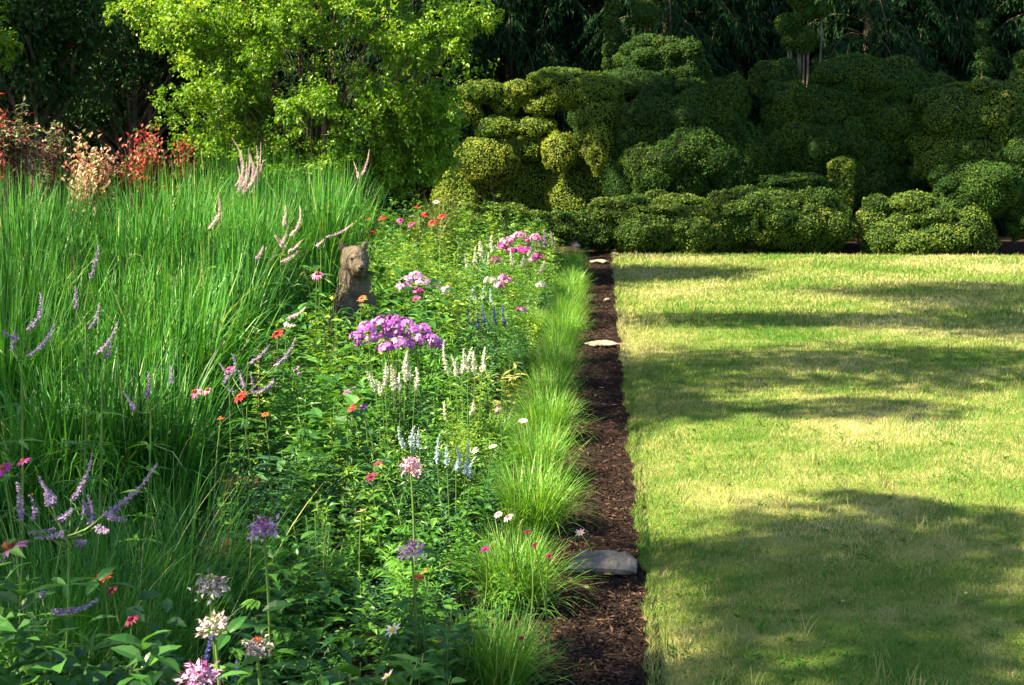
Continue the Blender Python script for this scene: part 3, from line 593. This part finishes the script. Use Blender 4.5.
# ------------------------------------------------------------------ bed plants
def shoot(g, h, r, ns, nl, L, wl, mode=0):
    """a leafy plant: stems with leaves along them; returns (leaf arrays, stem arrays)"""
    lf, st = MB(), MB()
    for i in range(ns):
        a = g.random()*6.28; q = r*math.sqrt(g.random()); hh = h*g.uniform(.65, 1.05)
        top = np.array([q*math.cos(a), q*math.sin(a), hh]); c = curve((top[0]*.25, top[1]*.25, -.03), top, 6, np.array([0, 0, .03])*g.normal())
        tube(st, c, np.linspace(.0045, .002, 6), 4)
        m = nl; s = .18 + .82*np.sort(g.random(m)); ii = np.clip((s*5).astype(int), 0, 4); fc = (s*5-ii)[:, None]
        p = c[ii]*(1-fc) + c[ii+1]*fc; aa = np.arange(m)*2.4 + g.random()*6
        d = np.stack([np.cos(aa), np.sin(aa), .1 + .9*s*g.random(m)], 1)
        LL = L*(1.15-.6*s)*(.7+.5*g.random(m))
        if mode == 1: bigleaves(lf, p, d, LL, LL*wl, g)
        else: leaves(lf, p, d, LL, LL*wl, g, droop=.3)
    return lf, st

# undergrowth: leafy ground cover of the bed, beyond counting
g = rs(300)
protos = {'leaf': [shoot(rs(301+i), .5, .2, 6, 20, .105, .36)[0].arrays() for i in range(3)],
          'lime': [shoot(rs(311+i), .5, .2, 8, 26, .075, .30)[0].arrays() for i in range(3)],
          'deep': [shoot(rs(321+i), .5, .24, 6, 20, .13, .45, 1)[0].arrays() for i in range(3)],
          'spiky': [shoot(rs(341+i), .55, .16, 7, 34, .13, .11, 0)[0].arrays() for i in range(3)],
          'blue': [shoot(rs(331+i), .45, .18, 9, 30, .08, .22)[0].arrays() for i in range(2)]}
acc = {k: MB() for k in protos}
def bedh(x, y):
    e = -.55 - x
    h = .30 + .32*np.clip(e/.9, 0, 1) + .16*np.clip((y-9)/8, 0, 1)
    return h
N = 0
for y0, y1, step in ((3.3, 8, .20), (8, 14, .25), (14, 26, .36)):
    for yy in np.arange(y0, y1, step):
        xl = -.42*yy - .4
        for xx in np.arange(-.66, xl, -step):
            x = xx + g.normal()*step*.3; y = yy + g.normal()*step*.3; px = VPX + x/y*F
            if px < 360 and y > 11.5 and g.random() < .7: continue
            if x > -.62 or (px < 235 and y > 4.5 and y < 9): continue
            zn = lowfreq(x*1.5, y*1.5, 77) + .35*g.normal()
            if px < 330 or y < 6.3: k = 'deep' if zn > .25 else ('leaf' if zn > -.35 else 'blue')  # deeper greens for the shaded zones, shade put into the leaf colour
            elif px > 430 and y > 11: k = 'lime' if zn > -.2 else 'blue'  # lime for the sunlit zone, sunlight put into the leaf colour
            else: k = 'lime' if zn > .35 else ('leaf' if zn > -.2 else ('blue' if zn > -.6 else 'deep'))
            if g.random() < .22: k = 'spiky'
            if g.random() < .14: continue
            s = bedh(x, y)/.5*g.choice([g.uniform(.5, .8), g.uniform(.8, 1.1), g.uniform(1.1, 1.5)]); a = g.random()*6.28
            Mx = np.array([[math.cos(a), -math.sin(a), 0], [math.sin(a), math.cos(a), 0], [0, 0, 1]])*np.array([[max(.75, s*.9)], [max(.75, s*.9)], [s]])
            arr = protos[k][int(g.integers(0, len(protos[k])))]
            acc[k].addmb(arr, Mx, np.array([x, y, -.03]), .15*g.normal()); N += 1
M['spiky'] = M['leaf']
lbl = {'spiky': 'narrow leaved upright green stems among the bed flowers', 'leaf': 'mid green leafy undergrowth filling the flower bed', 'lime': 'fine leaved undergrowth of the sunlit bed, sunlight put into its lime green', 'deep': 'broad leaved undergrowth of the shaded bed, shade put into its dark green', 'blue': 'bluish green narrow leaved undergrowth between the flowers'}
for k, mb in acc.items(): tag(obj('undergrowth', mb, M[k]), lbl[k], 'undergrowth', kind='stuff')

# ---- flower builders: every plant one thing; heads, stems, foliage its parts
def daisy(root, c, nrm, R, npet, mat, g, cone='cone', ch=.5, droop=.2, wl=.34, name='flower_head'):
    nrm = unit(np.asarray(nrm, float)); a = unit(np.cross(nrm, [.3, 1, .2])); b = np.cross(nrm, a)
    t = MB(); ball(t, np.asarray(c)+nrm*R*.18*ch, np.array([R*.34, R*.34, R*.34*max(.5, ch)]), 12, 8, .10, g)
    v, f, r = t.arrays(); t.r = [g.random(len(v))]; h = obj(name, t, M[cone], root)
    p = MB(); rows = 2 if npet > 14 else 1
    for q in range(rows):
        an = (np.arange(npet//rows) + .5*q)*2*math.pi/(npet//rows) + .08*g.normal(size=npet//rows)
        d = np.cos(an)[:, None]*a + np.sin(an)[:, None]*b + nrm*(.05+.12*q) 
        bigleaves(p, np.asarray(c)+d*R*.15, d, R*(.85+.15*g.random(len(an))), R*wl, g, droop, up=nrm)
    obj('petals', p, M[mat], h); return h
def globe(root, c, nrm, R, mats, g):
    """spider flower: ring of petals on long stalks, stamens beyond"""
    n = 52; d = rdir(g, n); d[:, 2] = np.abs(d[:, 2])*.9 - .15; d = unit(d); c = np.asarray(c)
    p = MB(); 
    for q in range(2): leaves(p, c+d*R*.48+.012*g.normal(size=(n, 3)), unit(d+.55*g.normal(size=(n, 3))), R*.42, R*.23, g, droop=.3)
    h = obj('flower_head', p, M[mats[0]], root)
    t = MB(); m = 70; dd = rdir(g, m); dd[:, 2] = np.abs(dd[:, 2])*.9-.25; dd = unit(dd)
    blades(t, c+dd*R*.3, np.arctan2(dd[:, 1], dd[:, 0]), np.arccos(np.clip(dd[:, 2], -1, 1)), g.random(m)*.3, R*(.75+.35*g.random(m)), np.full(m, .0016), 3, g)
    obj('stamens', t, M[mats[-1] if len(mats) > 2 else 'stam'], h)
    bdn = 26; u = MB(); e = rdir(g, bdn)*[.4, .4, .3] + [0, 0, .75]
    leaves(u, c+e*R*.75, unit(e+.2*g.normal(size=(bdn, 3))), R*.3, R*.14, g); obj('buds', u, M[mats[1]], h); return h
def spike(root, p0, p1, r0, mat, g, bendv=None, name='flower_spike', dens=1.0, fl=.010):
    L = np.linalg.norm(np.asarray(p1)-p0); c = curve(p0, p1, 10, bendv); t = MB()
    n = int(dens*max(55, 700*L)); s = g.random(n)**.9; ii = np.clip((s*9).astype(int), 0, 8); fc = (s*9-ii)[:, None]
    ax = unit(np.asarray(p1)-np.asarray(p0)); d = rdir(g, n); d = unit(d - (d@ax)[:, None]*ax*.8)
    rr = r0*(1.02-s)**.55*(.65+.35*np.minimum(1, s*6))
    leaves(t, c[ii]*(1-fc)+c[ii+1]*fc + d*rr[:, None]*.45, unit(d+.25*ax+.3*g.normal(size=(n, 3))), rr*.75+.003, fl*(.5+.6*(1-s)), g, rnd=np.clip(.25+.6*g.random(n)+.35*(s-.5), 0, 1))
    tube(t, c, np.linspace(r0*.4, r0*.14, 10), 5, .35); return obj(name, t, M[mat], root)
def cluster(root, c, R, mat, g, n=40, fr=.013):
    """phlox head: a dome of small flat five petalled flowers"""
    t = MB(); d = rdir(g, n); d[:, 2] = np.abs(d[:, 2])*.8 + .05; d = unit(d); p = np.asarray(c)+d*np.array([R, R, R*.85])*(.55+.55*g.random((n, 1)))
    a = unit(np.cross(d, [.2, .3, 1.])); b = np.cross(d, a); rn = g.random(n)
    for k in range(5):
        an = k*1.2566; e = math.cos(an)*a + math.sin(an)*b
        leaves(t, p, unit(e+.15*d), fr*1.25, fr*1.05, g, up=d, fold=.02, droop=.1, rnd=rn)
    return obj('flower_cluster', t, M[mat], root)

def stems_to(root, heads, g, base_r=.05, r=.0032, mat='stem', lean=.5):
    for h in heads:
        h = np.asarray(h); b = np.array([h[0]*(1-lean)*.6+base_r*g.normal(), h[1]*.5+base_r*g.normal(), -.03])
        obj('stem', tube(MB(), curve(b, h, 7, np.array([.03*g.normal(), .03*g.normal(), .01])), np.linspace(r*1.3, r*.8, 7), 5), M[mat], root, True)
def fol(root, g, h, r, ns, nl, L, wl, mat, mode=0):
    lf, st = shoot(g, h, r, ns, nl, L, wl, mode); obj('foliage', lf, M[mat], root)
def mkroot(name, label, cat, pts, group=None):
    c = np.mean(pts, 0); r = thing(name, label, cat, (c[0], c[1], -.03), 0, group); return r, np.array([c[0], c[1], -.03])
SEED = [1000]
def ng(): SEED[0] += 1; return rs(SEED[0])
def up_toward(g, t=.45): return np.array([-.35+.3*g.normal(), -t+.25*g.normal(), 1.0])

def coneflower(label, heads, z, R, mat, npet=14, droop=.3, ch=.9, fl=(.55, .2, 5, 14, .10, .3), fm='leaf', name='coneflower', cone='cone', group=None):
    g = ng(); pts = [Z(px, py, z + .03*g.normal()) for px, py in heads]; root, rl = mkroot(name, label, 'flower', pts, group)
    loc = [p-rl for p in pts]; stems_to(root, loc, g)
    for p in loc: daisy(root, p, up_toward(g), R*g.uniform(.7, .98), npet, mat, g, 'burg' if mat == 'burg' else cone, ch, droop)
    if fl: fol(root, g, min(fl[0], z*.85), fl[1], fl[2], fl[3], fl[4], fl[5], fm)
def cleome(label, px, py, z, R, mats):
    g = ng(); p = Z(px, py, z); root, rl = mkroot('spider_flower', label, 'flower', [p]); q = p-rl
    obj('stem', tube(MB(), curve((0, 0, -.03), q-[0, 0, R*.3], 8, np.array([.01, .01, 0])), np.linspace(.007, .0045, 8), 6), M['stem'], root, True)
    globe(root, q, None, R*.85, mats, g)
    t = MB()
    for k in range(int(5+z*6)):
        zz = z*(.12+.72*k/(5+z*6)); a = k*2.4
        for j in range(5):
            aa = a+(j-2)*.42; o_ = np.array([math.cos(a), math.sin(a), .25])*.05
            bigleaves(t, [o_+[0, 0, zz]], np.array([math.cos(aa), math.sin(aa), .1]), .075*(1.2-.6*k/(5+z*6)), .024, g, .4)
    obj('foliage', t, M['leaf'], root)
def spikes(label, sp, y=None, z=None, r0=.012, mat='white', name='salvia', fm='lime', fl=(.45, .16, 10, 26, .055, .32), dens=1.0, floret=.010, cat='flower', curl=0, group=None, stem='stem'):
    """sp: (px0, py0, px1, py1) base and tip of each spike"""
    g = ng(); mx = np.mean([s[0] for s in sp]); my = np.mean([s[1] for s in sp])
    yy = y if y else Z(mx, my, z)[1]; pr = []
    for s in sp:
        dy = .05*g.normal(); pr.append((P(s[0], s[1], yy+dy), P(s[2], s[3], yy+dy+.05*g.normal())))
    c = np.mean([a for a, b in pr], 0); root = thing(name, label, cat, (c[0], c[1], -.03), 0, group); rl = np.array([c[0], c[1], -.03])
    for a, b in pr:
        a = a-rl; b = b-rl; b = a + (b-a)*g.uniform(.8, 1.12) + np.array([.10, .10, 0])*np.linalg.norm(b-a)*g.normal(size=3); L = np.linalg.norm(b-a)
        spike(root, a, b, r0*g.uniform(.62, .95), mat, g, np.array([.12*L*curl + .05*L*g.normal(), 0, -.10*L*abs(curl)]), dens=dens, fl=floret)
    hub = np.mean([a for a, b in pr], 0)-rl
    for i, (a, b) in enumerate(pr):
        a = a-rl
        if name == 'culvers_root':
            h2 = np.array([hub[0]*.8, hub[1], hub[2]-.06]); obj('stem', tube(MB(), curve(h2+.01*g.normal(size=3), a, 5, (0, 0, -.01)), np.linspace(.003, .002, 5), 5), M[stem], root, True)
        else:
            obj('stem', tube(MB(), curve((a[0]*.5, a[1]*.5, 0), a, 6), np.linspace(.0032, .0022, 6), 5), M[stem], root, True)
    if name == 'culvers_root':
        obj('stem', tube(MB(), curve((hub[0]*.8-.12, hub[1]+.05, 0), (hub[0]*.8, hub[1], hub[2]-.06), 8, (.02, 0, 0)), np.linspace(.005, .0035, 8), 6), M[stem], root, True)
        t = MB()
        for k in range(6):
            zz = (hub[2]-.1)*(.3+.7*k/6); aa = np.arange(5)*1.2566+k
            bigleaves(t, np.tile([hub[0]*.8-.12*(1-(.3+.7*k/6)), hub[1], zz], (5, 1)), np.stack([np.cos(aa), np.sin(aa), np.full(5, .25)], 1), .11, .02, g, .4)
        obj('foliage', t, M['leaf'], root)
    elif fl: fol(root, g, fl[0], fl[1], fl[2], fl[3], fl[4], fl[5], fm)
def phlox(label, heads, y, R, mat, fm='deep', h=.7, n=40, fr=.013, rad=.25, group=None, ns=12):
    g = ng(); pts = [P(px, py, y+.10*g.normal()) for px, py in heads]; root, rl = mkroot('phlox', label, 'flower', pts, group); loc = [p-rl for p in pts]
    stems_to(root, loc, g)
    for p in loc: cluster(root, p, R*g.uniform(.8, 1.15), mat, g, n, fr)
    fol(root, g, h, rad, ns, 26, .09, .28, fm)

# Culver's root
CV = dict(name='culvers_root', cat='flower', fl=None, curl=.6)
spikes('mauve flower spikes sweeping right over dark grass, bottom left', [(71, 501, 108, 448), (102, 516, 159, 461), (20, 520, 17, 484), (33, 520, 31, 494), (48, 507, 38, 477), (52, 505, 42, 482), (58, 520, 72, 508), (89, 525, 92, 490), (84, 514, 83, 497), (54, 528, 30, 533), (64, 533, 36, 538), (76, 543, 93, 540), (105, 515, 130, 521), (95, 527, 118, 531)], y=4.1, r0=.013, mat='mauve', **CV)
spikes('drooping mauve spike just above the bottom left seed heads', [(52, 612, 92, 600), (42, 596, 40, 585)], y=4.1, r0=.011, mat='mauve', **CV)
spikes('mauve spikes in dark grass near the left edge', [(27, 330, 37, 296), (18, 340, 3, 330), (27, 356, 44, 327), (12, 350, 10, 322)], y=5.4, r0=.014, mat='mauve', **CV)
spikes('single tall mauve spike standing in the left grass stand', [(90, 278, 101, 239), (76, 309, 68, 283), (89, 329, 100, 303)], y=5.6, r0=.012, mat='mauve', **CV)
spikes('slim mauve spike slanting right below the tall single spike', [(97, 354, 120, 323), (105, 358, 112, 340)], y=5.6, r0=.011, mat='mauve', **CV)
spikes('faint mauve spikes low in the dark middle of the grass', [(146, 397, 157, 370), (170, 384, 179, 362), (135, 410, 128, 392)], y=5.9, r0=.011, mat='mauve', **CV)
spikes('small pale pink spike rising alone from the grass', [(209, 228, 215, 196)], y=9.5, r0=.02, mat='palepk', **CV)
spikes('pale pink tuft of spikes in sun left of the bear', [(284, 226, 286, 204), (290, 236, 299, 209), (288, 252, 300, 241), (281, 262, 296, 252), (284, 248, 275, 236), (282, 243, 288, 232), (256, 258, 264, 246)], y=9.6, r0=.020, mat='palepk', **CV)
spikes('pale grey pink spike pointing at the bear statue head', [(326, 237, 348, 224), (316, 246, 322, 238)], y=10.5, r0=.020, mat='palepk', **CV)
spikes('pale pink spike pointing right beneath the bear statue', [(288, 318, 307, 308), (284, 324, 296, 325)], y=9.0, r0=.020, mat='palepk', **CV)
spikes('mauve fan of spikes above the red and pink coneflowers', [(248, 364, 267, 343), (274, 366, 292, 334), (232, 376, 226, 352), (244, 388, 236, 368), (254, 388, 248, 370), (262, 390, 272, 378), (224, 384, 219, 362), (250, 392, 268, 388), (236, 392, 222, 386)], y=7.0, r0=.014, mat='mauve', **CV)
spikes('feathery pale pink plume at the top of the tall grass', [(244+q*1.6-9, 186+(q*7) % 9, 247+q*2.6-15+(q*5) % 7, 140+((q*11) % 23)) for q in range(12)], y=13.2, r0=.016, mat='palepk', **CV)
spikes('small pale plume behind the grass stand near the sunlit tree', [(362, 175, 366, 150), (358, 178, 358, 160)], y=14.5, r0=.018, mat='palepk', **CV)

# coneflowers and other daisies
coneflower('large pink coneflower with a red cone at the left edge', [(11, 549)], .78, .062, 'pink', 16, .45, 1.0)
coneflower('red coneflower with white tipped short petals, bottom left', [(103, 578)], .70, .038, 'red', 16, .0, .9)
coneflower('small dark red coneflower bud just under the white tipped one', [(112, 590), (131, 620)], .66, .024, 'burg', 12, .3, 1.0)
coneflower('pair of pink drooping coneflowers left of the orange red one', [(195, 392), (207, 390)], .85, .036, 'pink', 14, .55, .8)
coneflower('single orange red coneflower right of the pink pair', [(240, 396)], .84, .042, 'red', 14, .25, .5)
coneflower('small orange coneflower on a slanting stem', [(265, 414)], .78, .026, 'orange', 12, .3, .8)
coneflower('dull orange seed head below the pink pair', [(221, 418)], .76, .022, 'orange', 10, .4, .9)
coneflower('pink red coneflower tucked in the sunlit stems, below pale spike', [(277, 333)], .92, .048, 'red', 14, .4, .7)
coneflower('lone pinkish purple coneflower beside the bear shoulder', [(317, 274)], 1.08, .055, 'pink', 14, .6, 1.0)
coneflower('orange coneflower head just in front of the bear body', [(362, 298)], .92, .04, 'orange', 12, .3, .6, fm='lime')
coneflower('greenish button seed head left of the bear body', [(333, 297)], .93, .026, 'ycent', 8, .2, .8, cone='ycent')
coneflower('magenta flower inside the mauve fan of spikes', [(229, 369)], .9, .038, 'magen', 14, .3, .6)
coneflower('small pink flower at the left edge above the big pink coneflower', [(3, 468), (23, 461)], .95, .035, 'magen', 12, .3, .6)
coneflower('red zinnia with purple neighbours left of white salvia', [(356, 400), (352, 408)], .62, .032, 'red', 14, .1, .4, name='zinnia')
coneflower('tiny purple pom flowers left of white salvia', [(354, 388), (363, 407), (347, 392)], .66, .026, 'phlox', 12, .1, .4, name='pom_flower')
coneflower('small lilac flower in leaves under the bear', [(299, 374), (296, 368)], .75, .026, 'lilac', 12, .1, .4, name='pom_flower')
coneflower('dark burgundy double flower left of the pink spider flower', [(378, 465), (371, 477)], .55, .032, 'burg', 18, .1, .6, name='zinnia')
coneflower('pink zinnia beside the edging grass', [(498, 409)], .48, .036, 'pink', 18, .05, .4, fl=(.4, .14, 6, 16, .07, .3), name='zinnia', cone='ycent')
coneflower('pale pink zinnia right of the pink zinnia', [(523, 421)], .45, .034, 'ppink', 16, .05, .4, fl=(.38, .12, 5, 14, .07, .3), name='zinnia', cone='ycent')
coneflower('white double flower left of the edging grass', [(493, 447), (475, 451)], .42, .030, 'white', 18, -.1, .4, fl=(.36, .13, 6, 16, .06, .3), name='zinnia', cone='ycent')
coneflower('cup shaped pale lilac flower leaning over the mulch', [(580, 533)], .22, .034, 'ppink', 8, -.15, .3, fl=None, name='cosmos', cone='ycent')
coneflower('burgundy flower with pale buds above the near grass tuft', [(535, 545), (527, 532), (549, 556)], .40, .022, 'burg', 14, .05, .6, fl=(.3, .10, 4, 10, .06, .25), name='zinnia')
coneflower('faded pale pink flower heads left of the burgundy one', [(508, 517), (498, 514)], .42, .028, 'ppink', 12, .35, .6, fl=(.34, .12, 5, 12, .07, .3), name='zinnia')
coneflower('small magenta flower in leaves left of the near stone', [(485, 549)], .36, .022, 'magen', 12, .05, .5, fl=(.3, .12, 5, 12, .07, .3), name='zinnia')
coneflower('dark red seed head on the nearest edging grass', [(521, 638)], .32, .014, 'burg', 10, .1, .9, fl=None, name='zinnia')
coneflower('white open flower with a yellow centre, bottom centre', [(393, 630)], .42, .036, 'white', 8, -.08, .4, fl=(.38, .14, 5, 12, .09, .4), name='anemone', cone='ycent')
coneflower('pale pink half open flower at the bottom edge', [(388, 676)], .36, .030, 'ppink', 7, -.2, .4, fl=(.3, .12, 4, 10, .09, .4), name='anemone', cone='ycent')
coneflower('pale tiny flower on a slim stem left of purple spider flower', [(362, 511)], .52, .026, 'ppink', 7, -.1, .3, fl=(.42, .06, 2, 14, .07, .3), name='anemone', cone='ycent')
coneflower('small coral flowers below the purple spider flower', [(419, 577), (424, 571)], .42, .020, 'orange', 12, .1, .6, fl=(.36, .12, 4, 12, .08, .35), name='zinnia')
for i, (hd, lb) in enumerate((([(418, 206), (425, 214)], 'red coneflowers at the top of the far sunlit foliage, rightmost dark pair'), ([(382, 218), (374, 201)], 'coral coneflowers at the left of the far sunlit foliage'), ([(400, 220), (411, 224)], 'dull purple coneflowers in the middle of the far foliage'), ([(441, 216), (432, 222)], 'pale coral coneflowers at the right of the far foliage'), ([(366, 219), (372, 232)], 'coral coneflowers close to the bear head'))):
    coneflower(lb, hd, 1.15, .062, ['red', 'red', 'magen', 'red', 'red'][i], 14, .35, .9, (1.05, .34, 22, 34, .11, .26), 'lime')
# more tall sunlit stems behind the bear
coneflower('pale pink fuzzy flower head against the pale grass', [(424, 192), (436, 202)], 1.25, .06, 'ppink', 16, .1, .3, (1.0, .34, 20, 34, .11, .26), 'lime', name='joe_pye_weed')

# phlox
phlox('bright purple phlox mound in front of the bear statue', [(357, 338), (368, 330), (381, 325), (393, 322), (405, 325), (388, 336), (401, 336), (413, 331), (422, 331), (432, 340), (375, 341), (398, 346), (386, 349), (418, 342), (437, 346), (409, 347), (393, 330), (362, 344)], 9.0, .060, 'phlox', 'deep', .72, 30, .0165, .30, None, 18)
phlox('pale lilac phlox behind the bright purple mound', [(408, 282), (416, 278), (424, 284), (432, 287), (403, 288), (446, 292)], 12.6, .07, 'lilac', 'deep', .75, 34, .016, .32, None, 18)
phlox('small magenta phlox tops in front of the lilac phlox', [(418, 292), (419, 300)], 12.3, .045, 'magen', 'deep', .55, 24, .016, .2)
phlox('pale pink phlox at the back beside the low hedge', [(512, 240), (520, 236), (528, 241), (535, 239), (505, 244)], 17.6, .085, 'pink', 'leaf', .8, 34, .020, .32, None, 16)
phlox('dark magenta phlox under the pale pink phlox', [(512, 252), (520, 251), (527, 252), (503, 248)], 17.0, .07, 'magen', 'leaf', .7, 30, .019, .26)
phlox('magenta phlox head left of the far white spikes', [(496, 261)], 16.4, .085, 'magen', 'leaf', .6, 30, .019, .2)
phlox('magenta phlox head at the right of the far flowers', [(538, 258), (533, 261)], 16.6, .075, 'magen', 'leaf', .6, 30, .019, .2)
phlox('hot pink phlox below the far white spikes', [(499, 286), (508, 281), (503, 279)], 14.2, .06, 'pink', 'leaf', .5, 30, .017, .22)
phlox('white phlox head beside the hot pink phlox', [(490, 282), (541, 286)], 14.0, .06, 'white', 'leaf', .5, 26, .017, .22)
phlox('single pink head in far foliage beside the edging grass', [(522, 311)], 12.6, .05, 'pink', 'leaf', .4, 26, .015, .16)
phlox('faded pink head above the mulch end, beside the last tuft', [(576, 246)], 22.5, .06, 'ppink', 'leaf', .5, 20, .018, .2)

# salvias
spikes('cream white salvia spikes right below the purple phlox', [(376, 390, 372, 370), (385, 385, 386, 359), (394, 390, 394, 367), (405, 380, 405, 353), (410, 380, 412, 352), (415, 391, 420, 365), (400, 390, 401, 372), (382, 394, 380, 378)], z=.70, r0=.024, mat='white', fl=(.55, .16, 14, 30, .055, .3))
spikes('tall white salvia spikes between purple phlox and edging grass', [(449, 374, 444, 338), (462, 374, 460, 344), (475, 374, 474, 350), (468, 372, 470, 342), (456, 376, 454, 352), (482, 372, 484, 346)], z=.68, r0=.024, mat='white', fl=(.55, .20, 18, 30, .055, .3))
spikes('yellow green bushy salvia with few pale tips, sunlit', [(446, 420, 444, 402), (470, 416, 472, 400)], z=.52, r0=.012, mat='white', fl=(.50, .24, 22, 32, .06, .28))
spikes('icy blue salvia spikes above the pink spider flower', [(405, 449, 404, 428), (411, 446, 410, 422), (420, 449, 420, 427), (413, 455, 414, 436)], z=.46, r0=.016, mat='icy', fm='blue', fl=(.40, .14, 9, 24, .06, .3))
spikes('icy blue salvia spikes left of the white double flower', [(437, 464, 436, 434), (447, 466, 445, 442), (465, 474, 471, 437), (456, 470, 455, 446), (470, 478, 474, 452)], z=.44, r0=.016, mat='icy', fm='blue', fl=(.38, .16, 10, 24, .06, .3))
spikes('deep blue salvia spikes at the bottom, between white spider flowers', [(203, 672, 206, 630), (233, 680, 236, 650), (238, 676, 240, 656)], y=4.15, r0=.010, mat='bluef', fl=(.45, .10, 5, 20, .05, .35), fm='deep')
spikes('white salvia spikes at the back, left of the magenta phlox', [(481, 256, 481, 238), (474, 266, 473, 248), (485, 262, 486, 244), (493, 252, 493, 232), (478, 272, 477, 258), (468, 270, 466, 256), (489, 268, 488, 252)], y=16.8, r0=.035, mat='white', fl=(.62, .25, 14, 26, .08, .28), floret=.02)
spikes('white salvia spikes at the back, right of the magenta phlox', [(513, 266, 512, 250), (530, 262, 532, 246), (538, 274, 546, 260), (521, 268, 523, 256), (528, 256, 533, 240)], y=16.2, r0=.032, mat='white', fl=(.55, .25, 14, 26, .08, .28), floret=.02)
spikes('lavender salvia spikes against the low hedge, far right', [(546, 246, 545, 230), (553, 246, 553, 232), (541, 248, 538, 236)], y=18.0, r0=.035, mat='mauve', fl=(.6, .22, 12, 24, .08, .28), floret=.02)
spikes('blue grey salvia spikes in mid bed shade', [(470, 325, 471, 305), (485, 326, 486, 302), (496, 324, 495, 304), (505, 326, 506, 306), (478, 330, 478, 314)], y=12.8, r0=.022, mat='bluef', fm='blue', fl=(.45, .26, 16, 26, .08, .24), floret=.014)
spikes('pale lilac salvia spikes below the white phlox head', [(482, 300, 483, 284), (490, 304, 490, 290), (476, 302, 475, 288)], y=14.2, r0=.026, mat='icy', fm='blue', fl=(.5, .22, 12, 24, .08, .26), floret=.016)

# spider flowers
cleome('pink and white spider flower on a tall bare sunlit stem', 411, 469, .66, .060, ('ppink', 'pink', 'pink'))
cleome('purple spider flower right under the pink and white one', 412, 553, .55, .058, ('lilac', 'stam'))
cleome('purple spider flower in shade left of centre', 264, 533, .66, .066, ('lilac', 'stam'))
cleome('white and pink spider flower, upper of the bottom left pair', 210, 589, .70, .055, ('wclm', 'lime'))
cleome('white spider flower directly under the upper white one', 215, 629, .66, .055, ('wclm', 'lime'))
cleome('small white and coral spider flower right of the white pair', 257, 650, .58, .045, ('wclm', 'orange'))
cleome('purple spider flower cut by the bottom edge', 200, 680, .60, .062, ('lilac', 'stam'))

# leafy plants without open flowers
def leafy(label, px, py, z, r, ns, nl, L, wl, mat, mode=0, stem='stem'):
    g = ng(); p = Z(px, py, z); root = thing('leafy_plant', label, 'plant', (p[0], p[1], -.03)); lf, st = shoot(g, z, r, ns, nl, L, wl, mode)
    obj('stem', st, M[stem], root); obj('foliage', lf, M[mat], root)
leafy('yellow green leafy plant with reddish stems in front of the bear', 335, 305, .95, .16, 7, 16, .13, .36, 'lime', 1, 'rstem')
leafy('sunlit reddish stemmed plant left of the bear base', 255, 320, .95, .16, 6, 18, .10, .3, 'lime', 0, 'rstem')
leafy('bright narrow leaved upright plant left of the white salvia', 345, 410, .68, .10, 6, 60, .08, .14, 'lime')
leafy('bushy mid green plant under the red zinnia', 320, 400, .68, .2, 12, 24, .09, .35, 'leaf')
leafy('sunlit leafy plant below the bear with yellow green leaves', 310, 365, .75, .16, 10, 22, .08, .34, 'lime')
leafy('dense green leafy plant hiding the foot of the bear', 356, 312, .80, .22, 14, 22, .09, .34, 'leaf')
leafy('plant with big blue green leaves in the middle shade', 290, 445, .48, .2, 5, 7, .26, .28, 'blue', 1)
leafy('dark needle leaved shrubby plant in the lower centre shade', 318, 505, .50, .16, 14, 60, .06, .12, 'deep')
leafy('broad leaved dark green plant at the bottom centre', 350, 640, .42, .24, 9, 9, .17, .42, 'deep', 1)
leafy('broad leaved green plant under the white open flower', 400, 650, .36, .22, 9, 9, .15, .42, 'leaf', 1)
leafy('broad leaved plant left of the near edging tuft', 470, 600, .28, .2, 8, 9, .14, .4, 'leaf', 1)
leafy('bright leafy plant at the bottom left corner', 30, 620, .60, .2, 9, 18, .09, .34, 'leaf')
leafy('sunlit leafy plant under the bottom left red coneflower', 70, 650, .52, .16, 8, 16, .09, .34, 'leaf')
leafy('pale striped leaf plant beside the second edging tufts', 495, 360, .48, .16, 6, 14, .16, .2, 'pale', 1)
leafy('leafy dark plant below the purple spider flower', 440, 600, .38, .2, 9, 14, .12, .36, 'deep', 1)
leafy('tall lime green leafy plant behind the bear shoulder', 392, 240, 1.05, .32, 20, 30, .11, .26, 'lime')
leafy('tall lime green leafy plant left of the far white spikes', 445, 245, .95, .36, 22, 30, .11, .26, 'lime')

# fallen leaves
g = rs(400)
for (px, py) in ((585, 588), (612, 575), (597, 620), (603, 655), (604, 388), (610, 378), (596, 395), (612, 405), (672, 545), (965, 594), (845, 600), (1002, 585)):
    p = Z(px, py, -.012 if px < 640 else .03); a = g.random()*6.28
    o = obj('fallen_leaf', bigleaves(MB(), [[0, 0, 0]], np.array([math.cos(a), math.sin(a), .1]), .035+.02*g.random(), .018, g, .1), M['dry'])
    o.location = tuple(p); tag(o, 'tiny yellow fallen leaf lying on the mulch' if px < 640 else 'tiny dry fallen leaf lying on the lawn', 'leaf', 'fallen leaves on the mulch' if px < 640 else 'fallen leaves on the lawn')
print('plants', N)
